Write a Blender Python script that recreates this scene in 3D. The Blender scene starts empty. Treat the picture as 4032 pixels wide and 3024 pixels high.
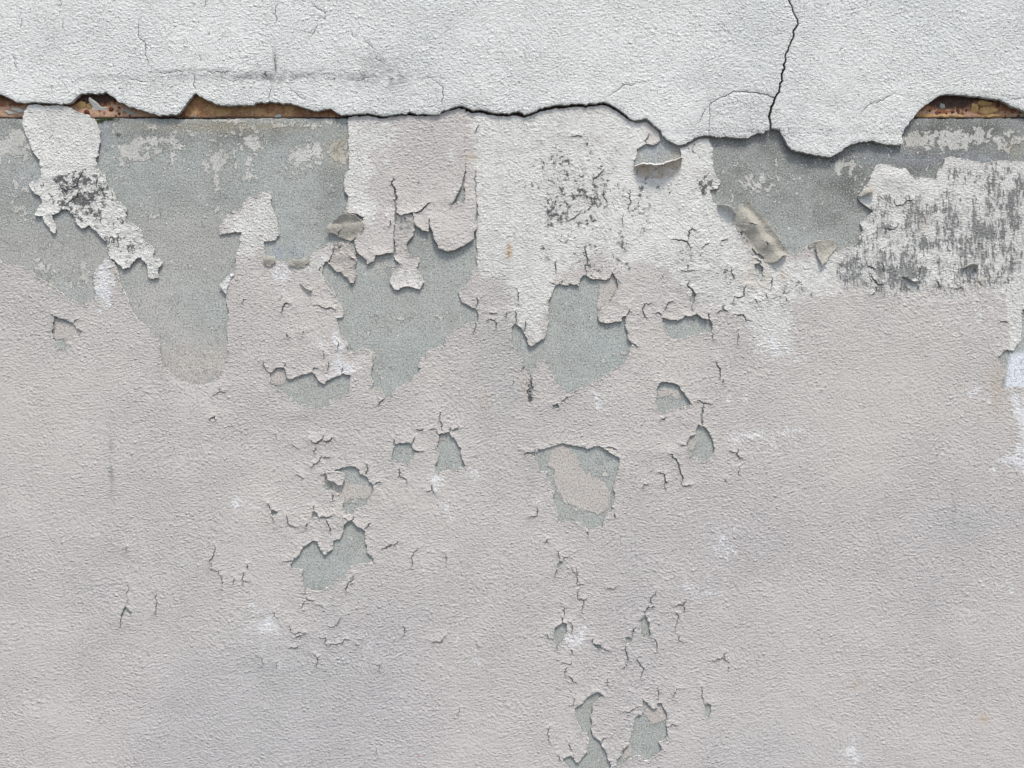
import bpy, math, random
import numpy as np
from mathutils import Vector
from mathutils.geometry import delaunay_2d_cdt

# ------------------------------------------------------------------ camera, light, exposure
D = 1.75                    # camera to wall, metres
ZC = 1.30                   # height of the middle of the picture
scn = bpy.context.scene
cam_d = bpy.data.cameras.new("camera"); cam = bpy.data.objects.new("camera", cam_d)
scn.collection.objects.link(cam)
cam.location = (0, -D, ZC); cam.rotation_euler = (math.radians(90), 0, 0)
cam_d.sensor_width = 36; cam_d.lens = 36 * D / 2.016
cam_d.clip_start = 0.01; cam_d.clip_end = 500
scn.camera = cam

world = bpy.data.worlds.new("World"); scn.world = world; world.use_nodes = True
wn = world.node_tree; wn.nodes.clear()
sky = wn.nodes.new('ShaderNodeTexSky'); sky.sky_type = 'NISHITA'; sky.sun_disc = False
SUN_EL = math.radians(62); SUN_AZ = math.radians(14)      # azimuth off the wall's normal, to the right
sky.sun_elevation = SUN_EL; sky.sun_rotation = math.radians(180) - SUN_AZ
sky.air_density = 1.0; sky.dust_density = 3.0; sky.ozone_density = 1.0
bg = wn.nodes.new('ShaderNodeBackground'); bg.inputs['Strength'].default_value = 0.10
wo = wn.nodes.new('ShaderNodeOutputWorld')
wn.links.new(sky.outputs[0], bg.inputs[0]); wn.links.new(bg.outputs[0], wo.inputs[0])
sun_d = bpy.data.lights.new("sun", 'SUN'); sun_d.energy = 1.5; sun_d.angle = math.radians(11)
sun_d.color = (1.0, 0.945, 0.85)
sun = bpy.data.objects.new("sun", sun_d); scn.collection.objects.link(sun)
sv = Vector((math.sin(SUN_AZ) * math.cos(SUN_EL), -math.cos(SUN_AZ) * math.cos(SUN_EL), math.sin(SUN_EL)))
sun.rotation_euler = sv.to_track_quat('Z', 'Y').to_euler(); sun.location = (0.6, -2.5, 5)
scn.view_settings.view_transform = 'Standard'; scn.view_settings.look = 'None'
scn.view_settings.gamma = 1; scn.view_settings.use_curve_mapping = False
scn.view_settings.exposure = 0.99

# ------------------------------------------------------------------ small numpy toolbox
# plan coordinates: millimetres on the wall, x to the right, y downwards, from the picture's corner
def T(ox, oy, pts, k=2.212):
    return [((ox + x / k) / 2.0, (oy + y / k) / 2.0) for x, y in pts]
def TA(p): return T(0, 300, p)
def TB(p): return T(1000, 300, p)
def TC(p): return T(2000, 300, p)
def TD(p): return T(3000, 300, p)
def TE(p): return T(0, 1000, p)
def TF(p): return T(1000, 1000, p)
def TG(p): return T(2000, 1000, p)
def TH(p): return T(3000, 1000, p)
def TA0(p): return T(0, 0, p)
def TB0(p): return T(1000, 0, p)
def TC0(p): return T(2400, 0, p)
def TD0(p): return T(3032, 0, p)
def TF2(p): return T(1000, 1600, p)
def TG2(p): return T(2000, 1600, p)
def TG3(p): return T(2000, 2274, p)
def TH2(p): return T(3032, 1300, p)
def TH3(p): return T(3032, 2274, p)
def TE2(p): return T(0, 1700, p, 1.269)
def TF3(p): return T(1000, 2274, p, 1.269)
def TS(p): return [(x * 4032 / 2212 / 2, y * 4032 / 2212 / 2) for x, y in p]      # whole-picture view

def world_xyz(x, y, out):
    return (np.asarray(x) - 1008.0) / 1000.0, -np.asarray(out) / 1000.0, ZC + (756.0 - np.asarray(y)) / 1000.0

_lat = {}
def vnoise(x, y, scale, seed):
    """smooth value noise in -1..1, cell size = scale mm"""
    if seed not in _lat:
        _lat[seed] = np.random.RandomState(seed).uniform(-1, 1, (256, 256))
    L = _lat[seed]
    u = np.asarray(x) / scale + 1000; v = np.asarray(y) / scale + 1000
    iu = np.floor(u).astype(int); iv = np.floor(v).astype(int)
    fu = u - iu; fv = v - iv
    fu = fu * fu * (3 - 2 * fu); fv = fv * fv * (3 - 2 * fv)
    a = L[iu % 256, iv % 256]; b = L[(iu + 1) % 256, iv % 256]
    c = L[iu % 256, (iv + 1) % 256]; d = L[(iu + 1) % 256, (iv + 1) % 256]
    return (a * (1 - fu) + b * fu) * (1 - fv) + (c * (1 - fu) + d * fu) * fv

def fractal(pts, closed, rng, amp=0.07, step=2.6, jitter=0.45):
    """roughen a traced outline by midpoint displacement down to a few millimetres"""
    out = []
    n = len(pts)
    def rec(a, b, depth):
        L = math.hypot(b[0] - a[0], b[1] - a[1])
        if L < step or depth > 7:
            return [a]
        t = rng.uniform(0.4, 0.6); m = rng.gauss(0, amp) * min(L, 26) + rng.gauss(0, jitter)
        m = max(-0.2 * L, min(0.2 * L, m))
        nx, ny = -(b[1] - a[1]) / L, (b[0] - a[0]) / L
        c = (a[0] + (b[0] - a[0]) * t + nx * m, a[1] + (b[1] - a[1]) * t + ny * m)
        return rec(a, c, depth + 1) + rec(c, b, depth + 1)
    for i in range(n if closed else n - 1):
        out += rec(pts[i], pts[(i + 1) % n], 0)
    if not closed: out.append(pts[-1])
    return out

CELL = 1.0
X0, X1, Y0, Y1 = -60.0, 2076.0, -60.0, 1572.0

class Field:
    """signed field on a 1 mm grid: positive = material, negative = missing"""
    def __init__(s, x0=X0, y0=Y0, x1=X1, y1=Y1, fill=8.0):
        s.x0, s.y0 = x0, y0
        s.nx = int((x1 - x0) / CELL) + 1; s.ny = int((y1 - y0) / CELL) + 1
        s.v = np.full((s.ny, s.nx), fill)
        s.xs = x0 + np.arange(s.nx) * CELL; s.ys = y0 + np.arange(s.ny) * CELL
    def win(s, bx0, by0, bx1, by1):
        i0 = max(0, int((bx0 - s.x0) / CELL)); i1 = min(s.nx, int((bx1 - s.x0) / CELL) + 2)
        j0 = max(0, int((by0 - s.y0) / CELL)); j1 = min(s.ny, int((by1 - s.y0) / CELL) + 2)
        return (j0, j1, i0, i1) if i0 < i1 and j0 < j1 else None
    def poly_field(s, pts):
        P = np.array(pts)
        w = s.win(P[:, 0].min() - 8, P[:, 1].min() - 8, P[:, 0].max() + 8, P[:, 1].max() + 8)
        if w is None: return None, None
        j0, j1, i0, i1 = w
        xs = s.xs[i0:i1]; ys = s.ys[j0:j1]
        inside = np.zeros((len(ys), len(xs)), bool)
        n = len(P)
        for k in range(n):
            ax, ay = P[k]; bx, by = P[(k + 1) % n]
            if ay == by: continue
            lo, hi = (ay, by) if ay < by else (by, ay)
            r = np.nonzero((ys > lo) & (ys <= hi))[0]
            if not len(r): continue
            xc = ax + (ys[r] - ay) * (bx - ax) / (by - ay)
            inside[r] ^= xs[None, :] < xc[:, None]
        dist = np.full(inside.shape, 8.0)
        s.seg_min(dist, P, True, xs, ys)
        return w, np.where(inside, dist, -dist)
    @staticmethod
    def seg_min(dist, P, closed, xs, ys, wd=None, R=8.0):
        n = len(P); x0, y0 = xs[0], ys[0]
        for k in range(n if closed else n - 1):
            ax, ay = P[k]; bx, by = P[(k + 1) % n]
            i0 = max(0, int(min(ax, bx) - R - x0)); i1 = min(len(xs), int(max(ax, bx) + R - x0) + 2)
            j0 = max(0, int(min(ay, by) - R - y0)); j1 = min(len(ys), int(max(ay, by) + R - y0) + 2)
            if i0 >= i1 or j0 >= j1: continue
            gx = xs[i0:i1][None, :]; gy = ys[j0:j1][:, None]
            dx, dy = bx - ax, by - ay; L2 = dx * dx + dy * dy + 1e-9
            t = np.clip(((gx - ax) * dx + (gy - ay) * dy) / L2, 0, 1)
            d = np.hypot(gx - ax - t * dx, gy - ay - t * dy)
            if wd is not None:
                m = len(wd); d = d - 0.5 * (wd[k] * (1 - t) + wd[min(k + 1, m - 1)] * t)
            sub = dist[j0:j1, i0:i1]
            np.minimum(sub, d, out=sub)
    def cut(s, pts):
        w, f = s.poly_field(pts)
        if w is None: return
        j0, j1, i0, i1 = w
        s.v[j0:j1, i0:i1] = np.minimum(s.v[j0:j1, i0:i1], -f)
    def keep(s, pts):
        w, f = s.poly_field(pts)
        g = np.full_like(s.v, -8.0); j0, j1, i0, i1 = w; g[j0:j1, i0:i1] = f
        s.v = np.minimum(s.v, g)
    def crack(s, pts, width, taper=True, rng=None):
        P = fractal(pts, False, rng, 0.10, 3.0, 0.5)
        n = len(P)
        wd = []
        for i in range(n):
            t = i / max(1, n - 1)
            e = min(1.0, 0.35 + 2.2 * min(t, 1 - t)) if taper else 1.0
            wd.append(width * e * rng.uniform(0.75, 1.25))
        A = np.array(P)
        w = s.win(A[:, 0].min() - 8, A[:, 1].min() - 8, A[:, 0].max() + 8, A[:, 1].max() + 8)
        if w is None: return
        j0, j1, i0, i1 = w
        dist = np.full((j1 - j0, i1 - i0), 8.0)
        s.seg_min(dist, A, False, s.xs[i0:i1], s.ys[j0:j1], wd)
        s.v[j0:j1, i0:i1] = np.minimum(s.v[j0:j1, i0:i1], dist)
    def contour(s):
        V = s.v.copy(); V[np.abs(V) < 0.04] = 0.04
        ny, nx = V.shape
        pos = V > 0
        # crossings on horizontal and vertical grid edges
        hx = pos[:, :-1] != pos[:, 1:]; vx = pos[:-1] != pos[1:]
        hid = np.full(hx.shape, -1); vid = np.full(vx.shape, -1)
        hj, hi = np.nonzero(hx); vj, vi = np.nonzero(vx)
        hid[hj, hi] = np.arange(len(hj)); vid[vj, vi] = len(hj) + np.arange(len(vj))
        th = V[hj, hi] / (V[hj, hi] - V[hj, hi + 1]); tv = V[vj, vi] / (V[vj, vi] - V[vj + 1, vi])
        pts = np.concatenate([np.stack([s.x0 + (hi + th) * CELL, s.y0 + hj * CELL], 1),
                              np.stack([s.x0 + vi * CELL, s.y0 + (vj + tv) * CELL], 1)])
        cell = np.stack([hid[:-1], vid[:, 1:], hid[1:], vid[:, :-1]], -1)     # top right bottom left
        cnt = (cell >= 0).sum(-1)
        segs = []
        c2 = cell[cnt == 2]
        if len(c2):
            so = np.sort(c2, 1)[:, 2:]; segs.append(so)
        jj, ii = np.nonzero(cnt == 4)
        if len(jj):
            c4 = cell[jj, ii]; tl = pos[jj, ii]
            a = np.where(tl[:, None], c4[:, [0, 1]], c4[:, [0, 3]]); b = np.where(tl[:, None], c4[:, [2, 3]], c4[:, [1, 2]])
            segs += [a, b]
        return pts, np.concatenate(segs) if segs else np.zeros((0, 2), int)
    def far(s, R=40):
        """distance and direction to the nearest missing cell (jump flooding)"""
        ny, nx = s.v.shape
        neg = s.v <= 0
        big = 1e6
        sx = np.where(neg, np.arange(nx)[None, :].astype(np.float32), big).astype(np.float32)
        sy = np.where(neg, np.arange(ny)[:, None].astype(np.float32), big).astype(np.float32)
        gx = np.arange(nx, dtype=np.float32)[None, :]; gy = np.arange(ny, dtype=np.float32)[:, None]
        best = np.where(neg, 0, 1e12).astype(np.float32)
        st = 32
        while st >= 1:
            for dj in (-st, 0, st):
                for di in (-st, 0, st):
                    if not dj and not di: continue
                    a = (max(0, dj), ny + min(0, dj)); b = (max(0, -dj), ny + min(0, -dj))
                    c = (max(0, di), nx + min(0, di)); d = (max(0, -di), nx + min(0, -di))
                    tx = sx[b[0]:b[1], d[0]:d[1]]; ty = sy[b[0]:b[1], d[0]:d[1]]
                    cx = gx[:, c[0]:c[1]]; cy = gy[a[0]:a[1]]
                    dd = (tx - cx) ** 2 + (ty - cy) ** 2
                    m = dd < best[a[0]:a[1], c[0]:c[1]]
                    best[a[0]:a[1], c[0]:c[1]][m] = dd[m]
                    sx[a[0]:a[1], c[0]:c[1]][m] = tx[m]; sy[a[0]:a[1], c[0]:c[1]][m] = ty[m]
            st //= 2
        dist = np.sqrt(np.minimum(best, 1e6))
        return np.minimum(dist, 60.0), sx - gx, sy - gy
    def at(s, A, x, y):
        u = np.clip((x - s.x0) / CELL, 0, s.nx - 1.001); v = np.clip((y - s.y0) / CELL, 0, s.ny - 1.001)
        i = u.astype(int); j = v.astype(int); fu = u - i; fv = v - j
        return (A[j, i] * (1 - fu) + A[j, i + 1] * fu) * (1 - fv) + (A[j + 1, i] * (1 - fu) + A[j + 1, i + 1] * fu) * fv

def soft(x, y, pts, s):
    """1 inside a traced patch, fading over s mm"""
    P = np.array(pts); n = len(P)
    res = np.zeros(len(x))
    m = (x > P[:, 0].min() - s) & (x < P[:, 0].max() + s) & (y > P[:, 1].min() - s) & (y < P[:, 1].max() + s)
    if not m.any(): return res
    px, py = x[m], y[m]; ins = np.zeros(len(px), bool); d = np.full(len(px), 1e9)
    for k in range(n):
        ax, ay = P[k]; bx, by = P[(k + 1) % n]
        dx, dy = bx - ax, by - ay
        t = np.clip(((px - ax) * dx + (py - ay) * dy) / (dx * dx + dy * dy + 1e-9), 0, 1)
        d = np.minimum(d, np.hypot(px - ax - t * dx, py - ay - t * dy))
        if ay != by:
            c = ((ay > py) != (by > py)) & (px < ax + (py - ay) * dx / dy)
            ins ^= c
    sd = np.where(ins, d, -d)
    t = np.clip(sd / s * 0.5 + 0.5, 0, 1)
    res[m] = t * t * (3 - 2 * t)
    return res
def blob(x, y, cx, cy, rx, ry):
    return np.exp(-(((x - cx) / rx) ** 2 + ((y - cy) / ry) ** 2))

# ------------------------------------------------------------------ object helpers
def tag(o, label=None, cat=None, group=None, kind=None):
    if label: o['label'] = label
    if cat: o['category'] = cat; o['kind'] = kind or 'thing'
    if group: o['group'] = group
    if kind: o['kind'] = kind
    return o
def empty(name, x, y, out, label, cat, group=None):
    o = bpy.data.objects.new(name, None); scn.collection.objects.link(o)
    o.empty_display_size = 0.05
    wx, wy, wz = world_xyz(x, y, out); o.location = (float(wx), float(wy), float(wz))
    return tag(o, label, cat, group)
def mesh_obj(name, co, tris, mats, parent=None, mat_idx=None, attrs=None, smooth=None, origin=None):
    """co in world metres (n,3); tris: list/array of triangles (or quads)"""
    co = np.asarray(co, dtype=np.float64)
    if origin is None:
        origin = np.array([co[:, 0].mean(), co[:, 1].max(), co[:, 2].min()])
    me = bpy.data.meshes.new(name)
    tris = np.asarray(tris, dtype=np.int32); n, m = tris.shape
    me.vertices.add(len(co)); me.vertices.foreach_set('co', (co - origin).astype(np.float32).ravel())
    me.loops.add(n * m); me.loops.foreach_set('vertex_index', tris.ravel())
    me.polygons.add(n); me.polygons.foreach_set('loop_start', np.arange(0, n * m, m, dtype=np.int32))
    me.polygons.foreach_set('loop_total', np.full(n, m, dtype=np.int32))
    if mat_idx is not None: me.polygons.foreach_set('material_index', np.asarray(mat_idx, dtype=np.int32))
    me.polygons.foreach_set('use_smooth', np.ones(n, bool) if smooth is None else np.asarray(smooth, bool))
    for k, a in (attrs or {}).items():
        at = me.attributes.new(k, 'FLOAT', 'POINT'); at.data.foreach_set('value', np.asarray(a, dtype=np.float32))
    me.update(calc_edges=True); me.validate()
    for mt in mats: me.materials.append(mt)
    o = bpy.data.objects.new(name, me); scn.collection.objects.link(o)
    if parent is not None:
        o.parent = parent; o.location = Vector(origin) - parent.location
    else:
        o.location = origin
    return o

# ------------------------------------------------------------------ materials
class NT:
    def __init__(s, name):
        s.m = bpy.data.materials.new(name); s.m.use_nodes = True
        s.t = s.m.node_tree; s.t.nodes.clear()
        s.out = s.n('ShaderNodeOutputMaterial'); s.b = s.n('ShaderNodeBsdfPrincipled')
        s.l(s.b.outputs[0], s.out.inputs[0])
        s.geo = s.n('ShaderNodeNewGeometry').outputs['Position']
    def n(s, typ, **kw):
        x = s.t.nodes.new(typ)
        for k, v in kw.items(): setattr(x, k, v)
        return x
    def l(s, a, b): s.t.links.new(a, b)
    def inp(s, sock, v):
        if isinstance(v, (int, float)): sock.default_value = v
        elif isinstance(v, tuple): sock.default_value = (*v, 1) if len(v) == 3 and sock.type == 'RGBA' else v
        else: s.l(v, sock)
    def math(s, op, a, b=0.0, c=0.0, clamp=False):
        x = s.n('ShaderNodeMath', operation=op, use_clamp=clamp)
        s.inp(x.inputs[0], a); s.inp(x.inputs[1], b); s.inp(x.inputs[2], c)
        return x.outputs[0]
    def map(s, scale=(1, 1, 1), rot=(0, 0, 0), loc=(0, 0, 0), vec=None):
        x = s.n('ShaderNodeMapping'); s.l(vec or s.geo, x.inputs[0])
        x.inputs['Scale'].default_value = scale; x.inputs['Rotation'].default_value = rot; x.inputs['Location'].default_value = loc
        return x.outputs[0]
    def noise(s, scale, detail=3, rough=0.5, dist=0.0, vec=None, col=False):
        x = s.n('ShaderNodeTexNoise'); s.l(vec or s.geo, x.inputs['Vector'])
        x.inputs['Scale'].default_value = scale; x.inputs['Detail'].default_value = detail
        x.inputs['Roughness'].default_value = rough; x.inputs['Distortion'].default_value = dist
        return x.outputs[1 if col else 0]
    def voro(s, scale, vec=None, feature='F1', rnd=1.0, out='Distance'):
        x = s.n('ShaderNodeTexVoronoi', feature=feature); s.l(vec or s.geo, x.inputs['Vector'])
        x.inputs['Scale'].default_value = scale; x.inputs['Randomness'].default_value = rnd
        return x.outputs[out]
    def step(s, v, lo, hi, a=0.0, b=1.0):
        x = s.n('ShaderNodeMapRange', interpolation_type='SMOOTHSTEP'); s.inp(x.inputs[0], v)
        s.inp(x.inputs[1], lo); s.inp(x.inputs[2], hi); s.inp(x.inputs[3], a); s.inp(x.inputs[4], b)
        return x.outputs[0]
    def mix(s, f, a, b, mode='MIX'):
        x = s.n('ShaderNodeMix', data_type='RGBA', blend_type=mode); x.clamp_factor = True
        s.inp(x.inputs[0], f); s.inp(x.inputs[6], a); s.inp(x.inputs[7], b)
        return x.outputs[2]
    def attr(s, name): return s.n('ShaderNodeAttribute', attribute_name=name).outputs['Fac']
    def bump(s, h, dist, strength=1.0, normal=None):
        x = s.n('ShaderNodeBump'); s.inp(x.inputs['Height'], h); x.inputs['Distance'].default_value = dist
        s.inp(x.inputs['Strength'], strength)
        if normal is not None: s.l(normal, x.inputs['Normal'])
        return x.outputs[0]
    def done(s, col, rough, normal=None, spec=0.25):
        s.inp(s.b.inputs['Base Color'], col); s.inp(s.b.inputs['Roughness'], rough)
        s.b.inputs['Specular IOR Level'].default_value = spec
        if normal is not None: s.l(normal, s.b.inputs['Normal'])
        return s.m

def stucco_height(t, stretch=0.75, sc=1.0, pat=0.0):
    """rolled texture paint: granular lumps with sharp pits, grain direction drifting slowly"""
    warp = t.noise(11.0, 0, 0.5, 0, col=True)
    v = t.n('ShaderNodeVectorMath', operation='MULTIPLY_ADD'); t.l(warp, v.inputs[0])
    v.inputs[1].default_value = (0.022, 0.022, 0.03); t.l(t.geo, v.inputs[2])
    mv = t.map((stretch + 0.08, 1, 1.12), (0, math.radians(9), 0), (pat, 0, pat), v.outputs[0])
    n1 = t.noise(215 * sc, 3, 0.62, 0.0, vec=mv)
    n2 = t.noise(560 * sc, 1, 0.55, 0.0, vec=mv)
    vo = t.n('ShaderNodeTexVoronoi', feature='F1'); t.l(mv, vo.inputs['Vector'])
    vo.inputs['Scale'].default_value = 145 * sc
    vs = t.n('ShaderNodeSeparateColor'); t.l(vo.outputs['Color'], vs.inputs[0])
    a = t.step(n1, 0.36, 0.60)
    lump = t.math('MULTIPLY', t.step(vo.outputs['Distance'], 0.10, 0.52, 1.0, 0.0), t.step(vs.outputs[0], 0.25, 0.9))
    h = t.math('ADD', t.math('MULTIPLY', a, 0.44), t.math('MULTIPLY', n2, 0.45))
    h = t.math('ADD', h, t.math('MULTIPLY', lump, 0.62))
    return h, n1, n2

def paint_material(name, base, base2, white, bump_mm=1.25, spotty=0.5, pat=0.0, stretch=0.75, sc=1.0):
    t = NT(name)
    h, n1, n2 = stucco_height(t, stretch, sc, pat)
    big = t.noise(2.6, 4, 0.55); mid = t.noise(14, 4, 0.6); fine = t.noise(330, 2, 0.6)
    col = t.mix(t.step(t.math('ADD', big, t.attr('tint')), 0.38, 0.9), base, base2)
    # whitewash showing where the colour coat has weathered away
    wv = t.math('ADD', t.attr('white'), t.math('MULTIPLY', t.math('SUBTRACT', t.noise(95, 5, 0.7), 0.5), 1.9))
    wv = t.math('ADD', wv, t.math('MULTIPLY', t.math('SUBTRACT', mid, 0.5), 0.9))
    col = t.mix(t.step(wv, 0.30, 0.72), col, white)
    wm = t.step(wv, 0.30, 0.72)
    col = t.mix(t.math('MULTIPLY', wm, t.step(t.noise(48, 5, 0.68, 0.2), 0.44, 0.66, 0.0, 0.55)), col, (0.50, 0.485, 0.45))
    # chalky bluish-white bloom, broken up along the grain
    cv = t.math('ADD', t.math('MULTIPLY', t.attr('chalk'), 0.40), t.math('ADD', t.math('MULTIPLY', t.noise(230, 4, 0.72, 0.4), 0.85), t.math('MULTIPLY', t.math('SUBTRACT', t.noise(38, 3, 0.6), 0.5), 0.75)))
    col = t.mix(t.step(cv, 0.61, 0.76, 0.0, 0.85), col, (0.74, 0.757, 0.768))
    col = t.mix(t.math('MULTIPLY', t.attr('wash'), t.step(mid, 0.25, 0.7, 0.6, 1.0)), col, (0.385, 0.405, 0.395))
    # dirt lodged in pits, general mottling
    pits = t.step(n1, 0.30, 0.45, 1.0, 0.0)
    col = t.mix(t.math('MULTIPLY', pits, 0.38), col, (0.22, 0.21, 0.20))
    speck = t.step(t.math('ADD', n2, t.math('MULTIPLY', t.noise(35, 2), 0.25)), 0.44, 0.51, spotty, 0.0)
    col = t.mix(speck, col, (0.12, 0.12, 0.11))
    col = t.mix(t.step(mid, 0.35, 0.7, 0.10, 0.0), col, (0.30, 0.31, 0.30))
    # stain (grime bands, ochre tea stain) and mould
    col = t.mix(t.math('MULTIPLY', t.attr('stain'), t.step(t.noise(60, 5, 0.65), 0.32, 0.66)), col, (0.15, 0.16, 0.155))
    col = t.mix(t.math('MULTIPLY', t.attr('ochre'), t.step(t.noise(40, 4, 0.6), 0.3, 0.6)), col, (0.40, 0.26, 0.12))
    mv = t.map((1.0, 1.0, 0.27))
    m1 = t.noise(250, 4, 0.72, 0.0, vec=mv); m2 = t.noise(105, 5, 0.78, 0.3)
    ms = t.mix(t.math('MULTIPLY', t.attr('streak'), 0.72), m2, m1)
    mb = t.noise(30, 3, 0.6)
    mm = t.math('ADD', t.math('MULTIPLY', ms, 0.72), t.math('MULTIPLY', mb, 0.28))
    thr = t.math('SUBTRACT', 0.675, t.math('MULTIPLY', t.attr('mould'), 0.30))
    mo = t.step(t.math('SUBTRACT', mm, thr), 0.0, 0.03)
    col = t.mix(t.math('MULTIPLY', mo, t.math('SUBTRACT', 0.95, t.math('MULTIPLY', t.attr('streak'), 0.12))), col, (0.030, 0.032, 0.033))
    halo = t.step(t.math('SUBTRACT', mm, thr), -0.10, 0.02)
    col = t.mix(t.math('MULTIPLY', halo, t.math('MULTIPLY', t.attr('mould'), t.math('ADD', 0.25, t.math('MULTIPLY', t.attr('streak'), 0.45)))), col, (0.24, 0.245, 0.24))
    # rare rust-red flecks
    vd = t.voro(9.0); fl = t.math('MULTIPLY', t.step(vd, 0.012, 0.022, 1.0, 0.0), t.step(t.noise(3.1, 1), 0.52, 0.56))
    col = t.mix(t.math('MULTIPLY', fl, 0.7), col, (0.42, 0.08, 0.05))
    col = t.mix(t.math('MULTIPLY', t.math('SUBTRACT', fine, 0.3), 0.25), col, (0.80, 0.80, 0.80))
    cr = t.attr('crumple')
    nrm = t.bump(t.noise(70, 2, 0.6, 0.3), 0.004, t.math('MULTIPLY', cr, 0.8))
    nrm = t.bump(h, bump_mm / 1000 * 2.2, t.step(t.math('ADD', big, t.math('MULTIPLY', mid, 0.6)), 0.55, 0.95, 0.50, 1.0), nrm)
    return t.done(col, t.step(n1, 0.3, 0.7, 0.95, 0.72), nrm, 0.22)

M_COAT = paint_material('beige_texture_paint', (0.530, 0.503, 0.470), (0.508, 0.492, 0.488), (0.675, 0.682, 0.648), spotty=0.35)
M_SLAB = paint_material('white_texture_render', (0.688, 0.712, 0.685), (0.65, 0.69, 0.672), (0.70, 0.70, 0.68), bump_mm=1.35, spotty=0.75, pat=3.1, stretch=0.78, sc=0.95)

def cement_material():
    t = NT('grey_cement_render')
    big = t.noise(3.2, 4, 0.6); mid = t.noise(22, 5, 0.62); fine = t.noise(330, 3, 0.65); gr = t.noise(190, 3, 0.6)
    col = t.mix(t.step(big, 0.35, 0.66), (0.352, 0.385, 0.368), (0.360, 0.370, 0.343))
    col = t.mix(t.step(mid, 0.36, 0.7, 0.0, 0.6), col, (0.42, 0.455, 0.44))
    blot = t.noise(55, 5, 0.7, 0.3)
    col = t.mix(t.step(blot, 0.30, 0.5, 0.35, 0.0), col, (0.22, 0.24, 0.23))
    col = t.mix(t.step(blot, 0.53, 0.66, 0.0, 0.35), col, (0.52, 0.55, 0.53))
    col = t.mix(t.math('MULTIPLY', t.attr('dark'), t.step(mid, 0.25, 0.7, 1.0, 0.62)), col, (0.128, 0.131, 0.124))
    bv = t.math('ADD', t.attr('beige'), t.math('MULTIPLY', t.math('SUBTRACT', t.noise(75, 5, 0.65), 0.5), 1.3))
    bv = t.math('ADD', bv, t.math('MULTIPLY', t.math('SUBTRACT', t.noise(20, 3, 0.6), 0.5), 0.6))
    bmask = t.step(bv, 0.42, 0.66)
    col = t.mix(t.step(t.attr('soft_beige'), 0.0, 1.0), col, (0.46, 0.435, 0.40))
    col = t.mix(bmask, col, (0.50, 0.465, 0.43))
    wn_ = t.math('ADD', t.math('MULTIPLY', t.math('SUBTRACT', t.noise(80, 6, 0.70, 0.5), 0.5), 1.25), t.math('MULTIPLY', t.math('SUBTRACT', t.noise(20, 3, 0.6), 0.5), 1.0))
    wv = t.math('ADD', t.math('MULTIPLY', t.attr('white'), 0.42), wn_)
    wmask = t.step(wv, 0.195, 0.24)
    col = t.mix(t.math('MULTIPLY', wmask, 0.9), col, t.mix(t.step(mid, 0.3, 0.7), (0.46, 0.455, 0.42), (0.63, 0.625, 0.59)))
    ov = t.math('MULTIPLY', t.attr('ochre'), t.step(t.noise(45, 4, 0.6), 0.3, 0.6))
    col = t.mix(ov, col, (0.36, 0.29, 0.17))
    col = t.mix(t.math('MULTIPLY', t.attr('blue'), t.step(mid, 0.3, 0.65)), col, (0.30, 0.34, 0.42))
    col = t.mix(t.attr('paint'), col, (0.72, 0.76, 0.82))
    # sand grains, some bright
    vd = t.voro(150); vr = t.voro(150, out='Color')
    sel = t.n('ShaderNodeSeparateColor'); t.l(vr, sel.inputs[0])
    g = t.math('MULTIPLY', t.step(vd, 0.13, 0.24, 1.0, 0.0), t.step(sel.outputs[0], 0.72, 0.76))
    col = t.mix(t.math('MULTIPLY', g, 0.75), col, (0.70, 0.73, 0.70))
    vd2 = t.voro(46); vr2 = t.voro(46, out='Color'); sel2 = t.n('ShaderNodeSeparateColor'); t.l(vr2, sel2.inputs[0])
    g2 = t.math('MULTIPLY', t.step(vd2, 0.07, 0.13, 1.0, 0.0), t.step(sel2.outputs[1], 0.88, 0.9))
    col = t.mix(t.math('MULTIPLY', g2, 0.65), col, (0.70, 0.71, 0.68))
    col = t.mix(t.step(fine, 0.36, 0.52, 0.65, 0.0), col, (0.14, 0.15, 0.14))
    col = t.mix(t.step(fine, 0.52, 0.64, 0.0, 0.6), col, (0.50, 0.52, 0.50))
    h = t.math('ADD', t.math('MULTIPLY', gr, 0.5), t.math('MULTIPLY', fine, 0.4))
    h = t.math('ADD', h, t.math('MULTIPLY', t.math('MAXIMUM', wmask, bmask), 0.45))
    h = t.math('ADD', h, t.math('MULTIPLY', g, 0.5))
    nrm = t.bump(mid, 0.004, 0.5)
    nrm = t.bump(h, 0.0026, 1.0, nrm)
    return t.done(col, 0.93, nrm, 0.2)
M_CEM = cement_material()

def plain(name, c1, c2, sc=60, rough=0.9, bump=0.0008, bsc=200):
    t = NT(name); n = t.noise(sc, 5, 0.6)
    col = t.mix(t.step(n, 0.35, 0.68), c1, c2)
    return t.done(col, rough, t.bump(t.noise(bsc, 4, 0.65), bump, 0.9), 0.2)
M_EDGE = plain('paint_broken_edge', (0.46, 0.45, 0.43), (0.66, 0.65, 0.62), 120)
M_RAW = plain('render_broken_edge', (0.30, 0.32, 0.31), (0.48, 0.50, 0.48), 90, bump=0.002)
M_BACK = plain('paint_underside', (0.38, 0.365, 0.315), (0.465, 0.447, 0.39), 210, bump=0.003, bsc=300)
M_GROUND = plain('concrete_paving', (0.14, 0.14, 0.135), (0.22, 0.215, 0.205), 6, bump=0.002, bsc=90)

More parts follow.
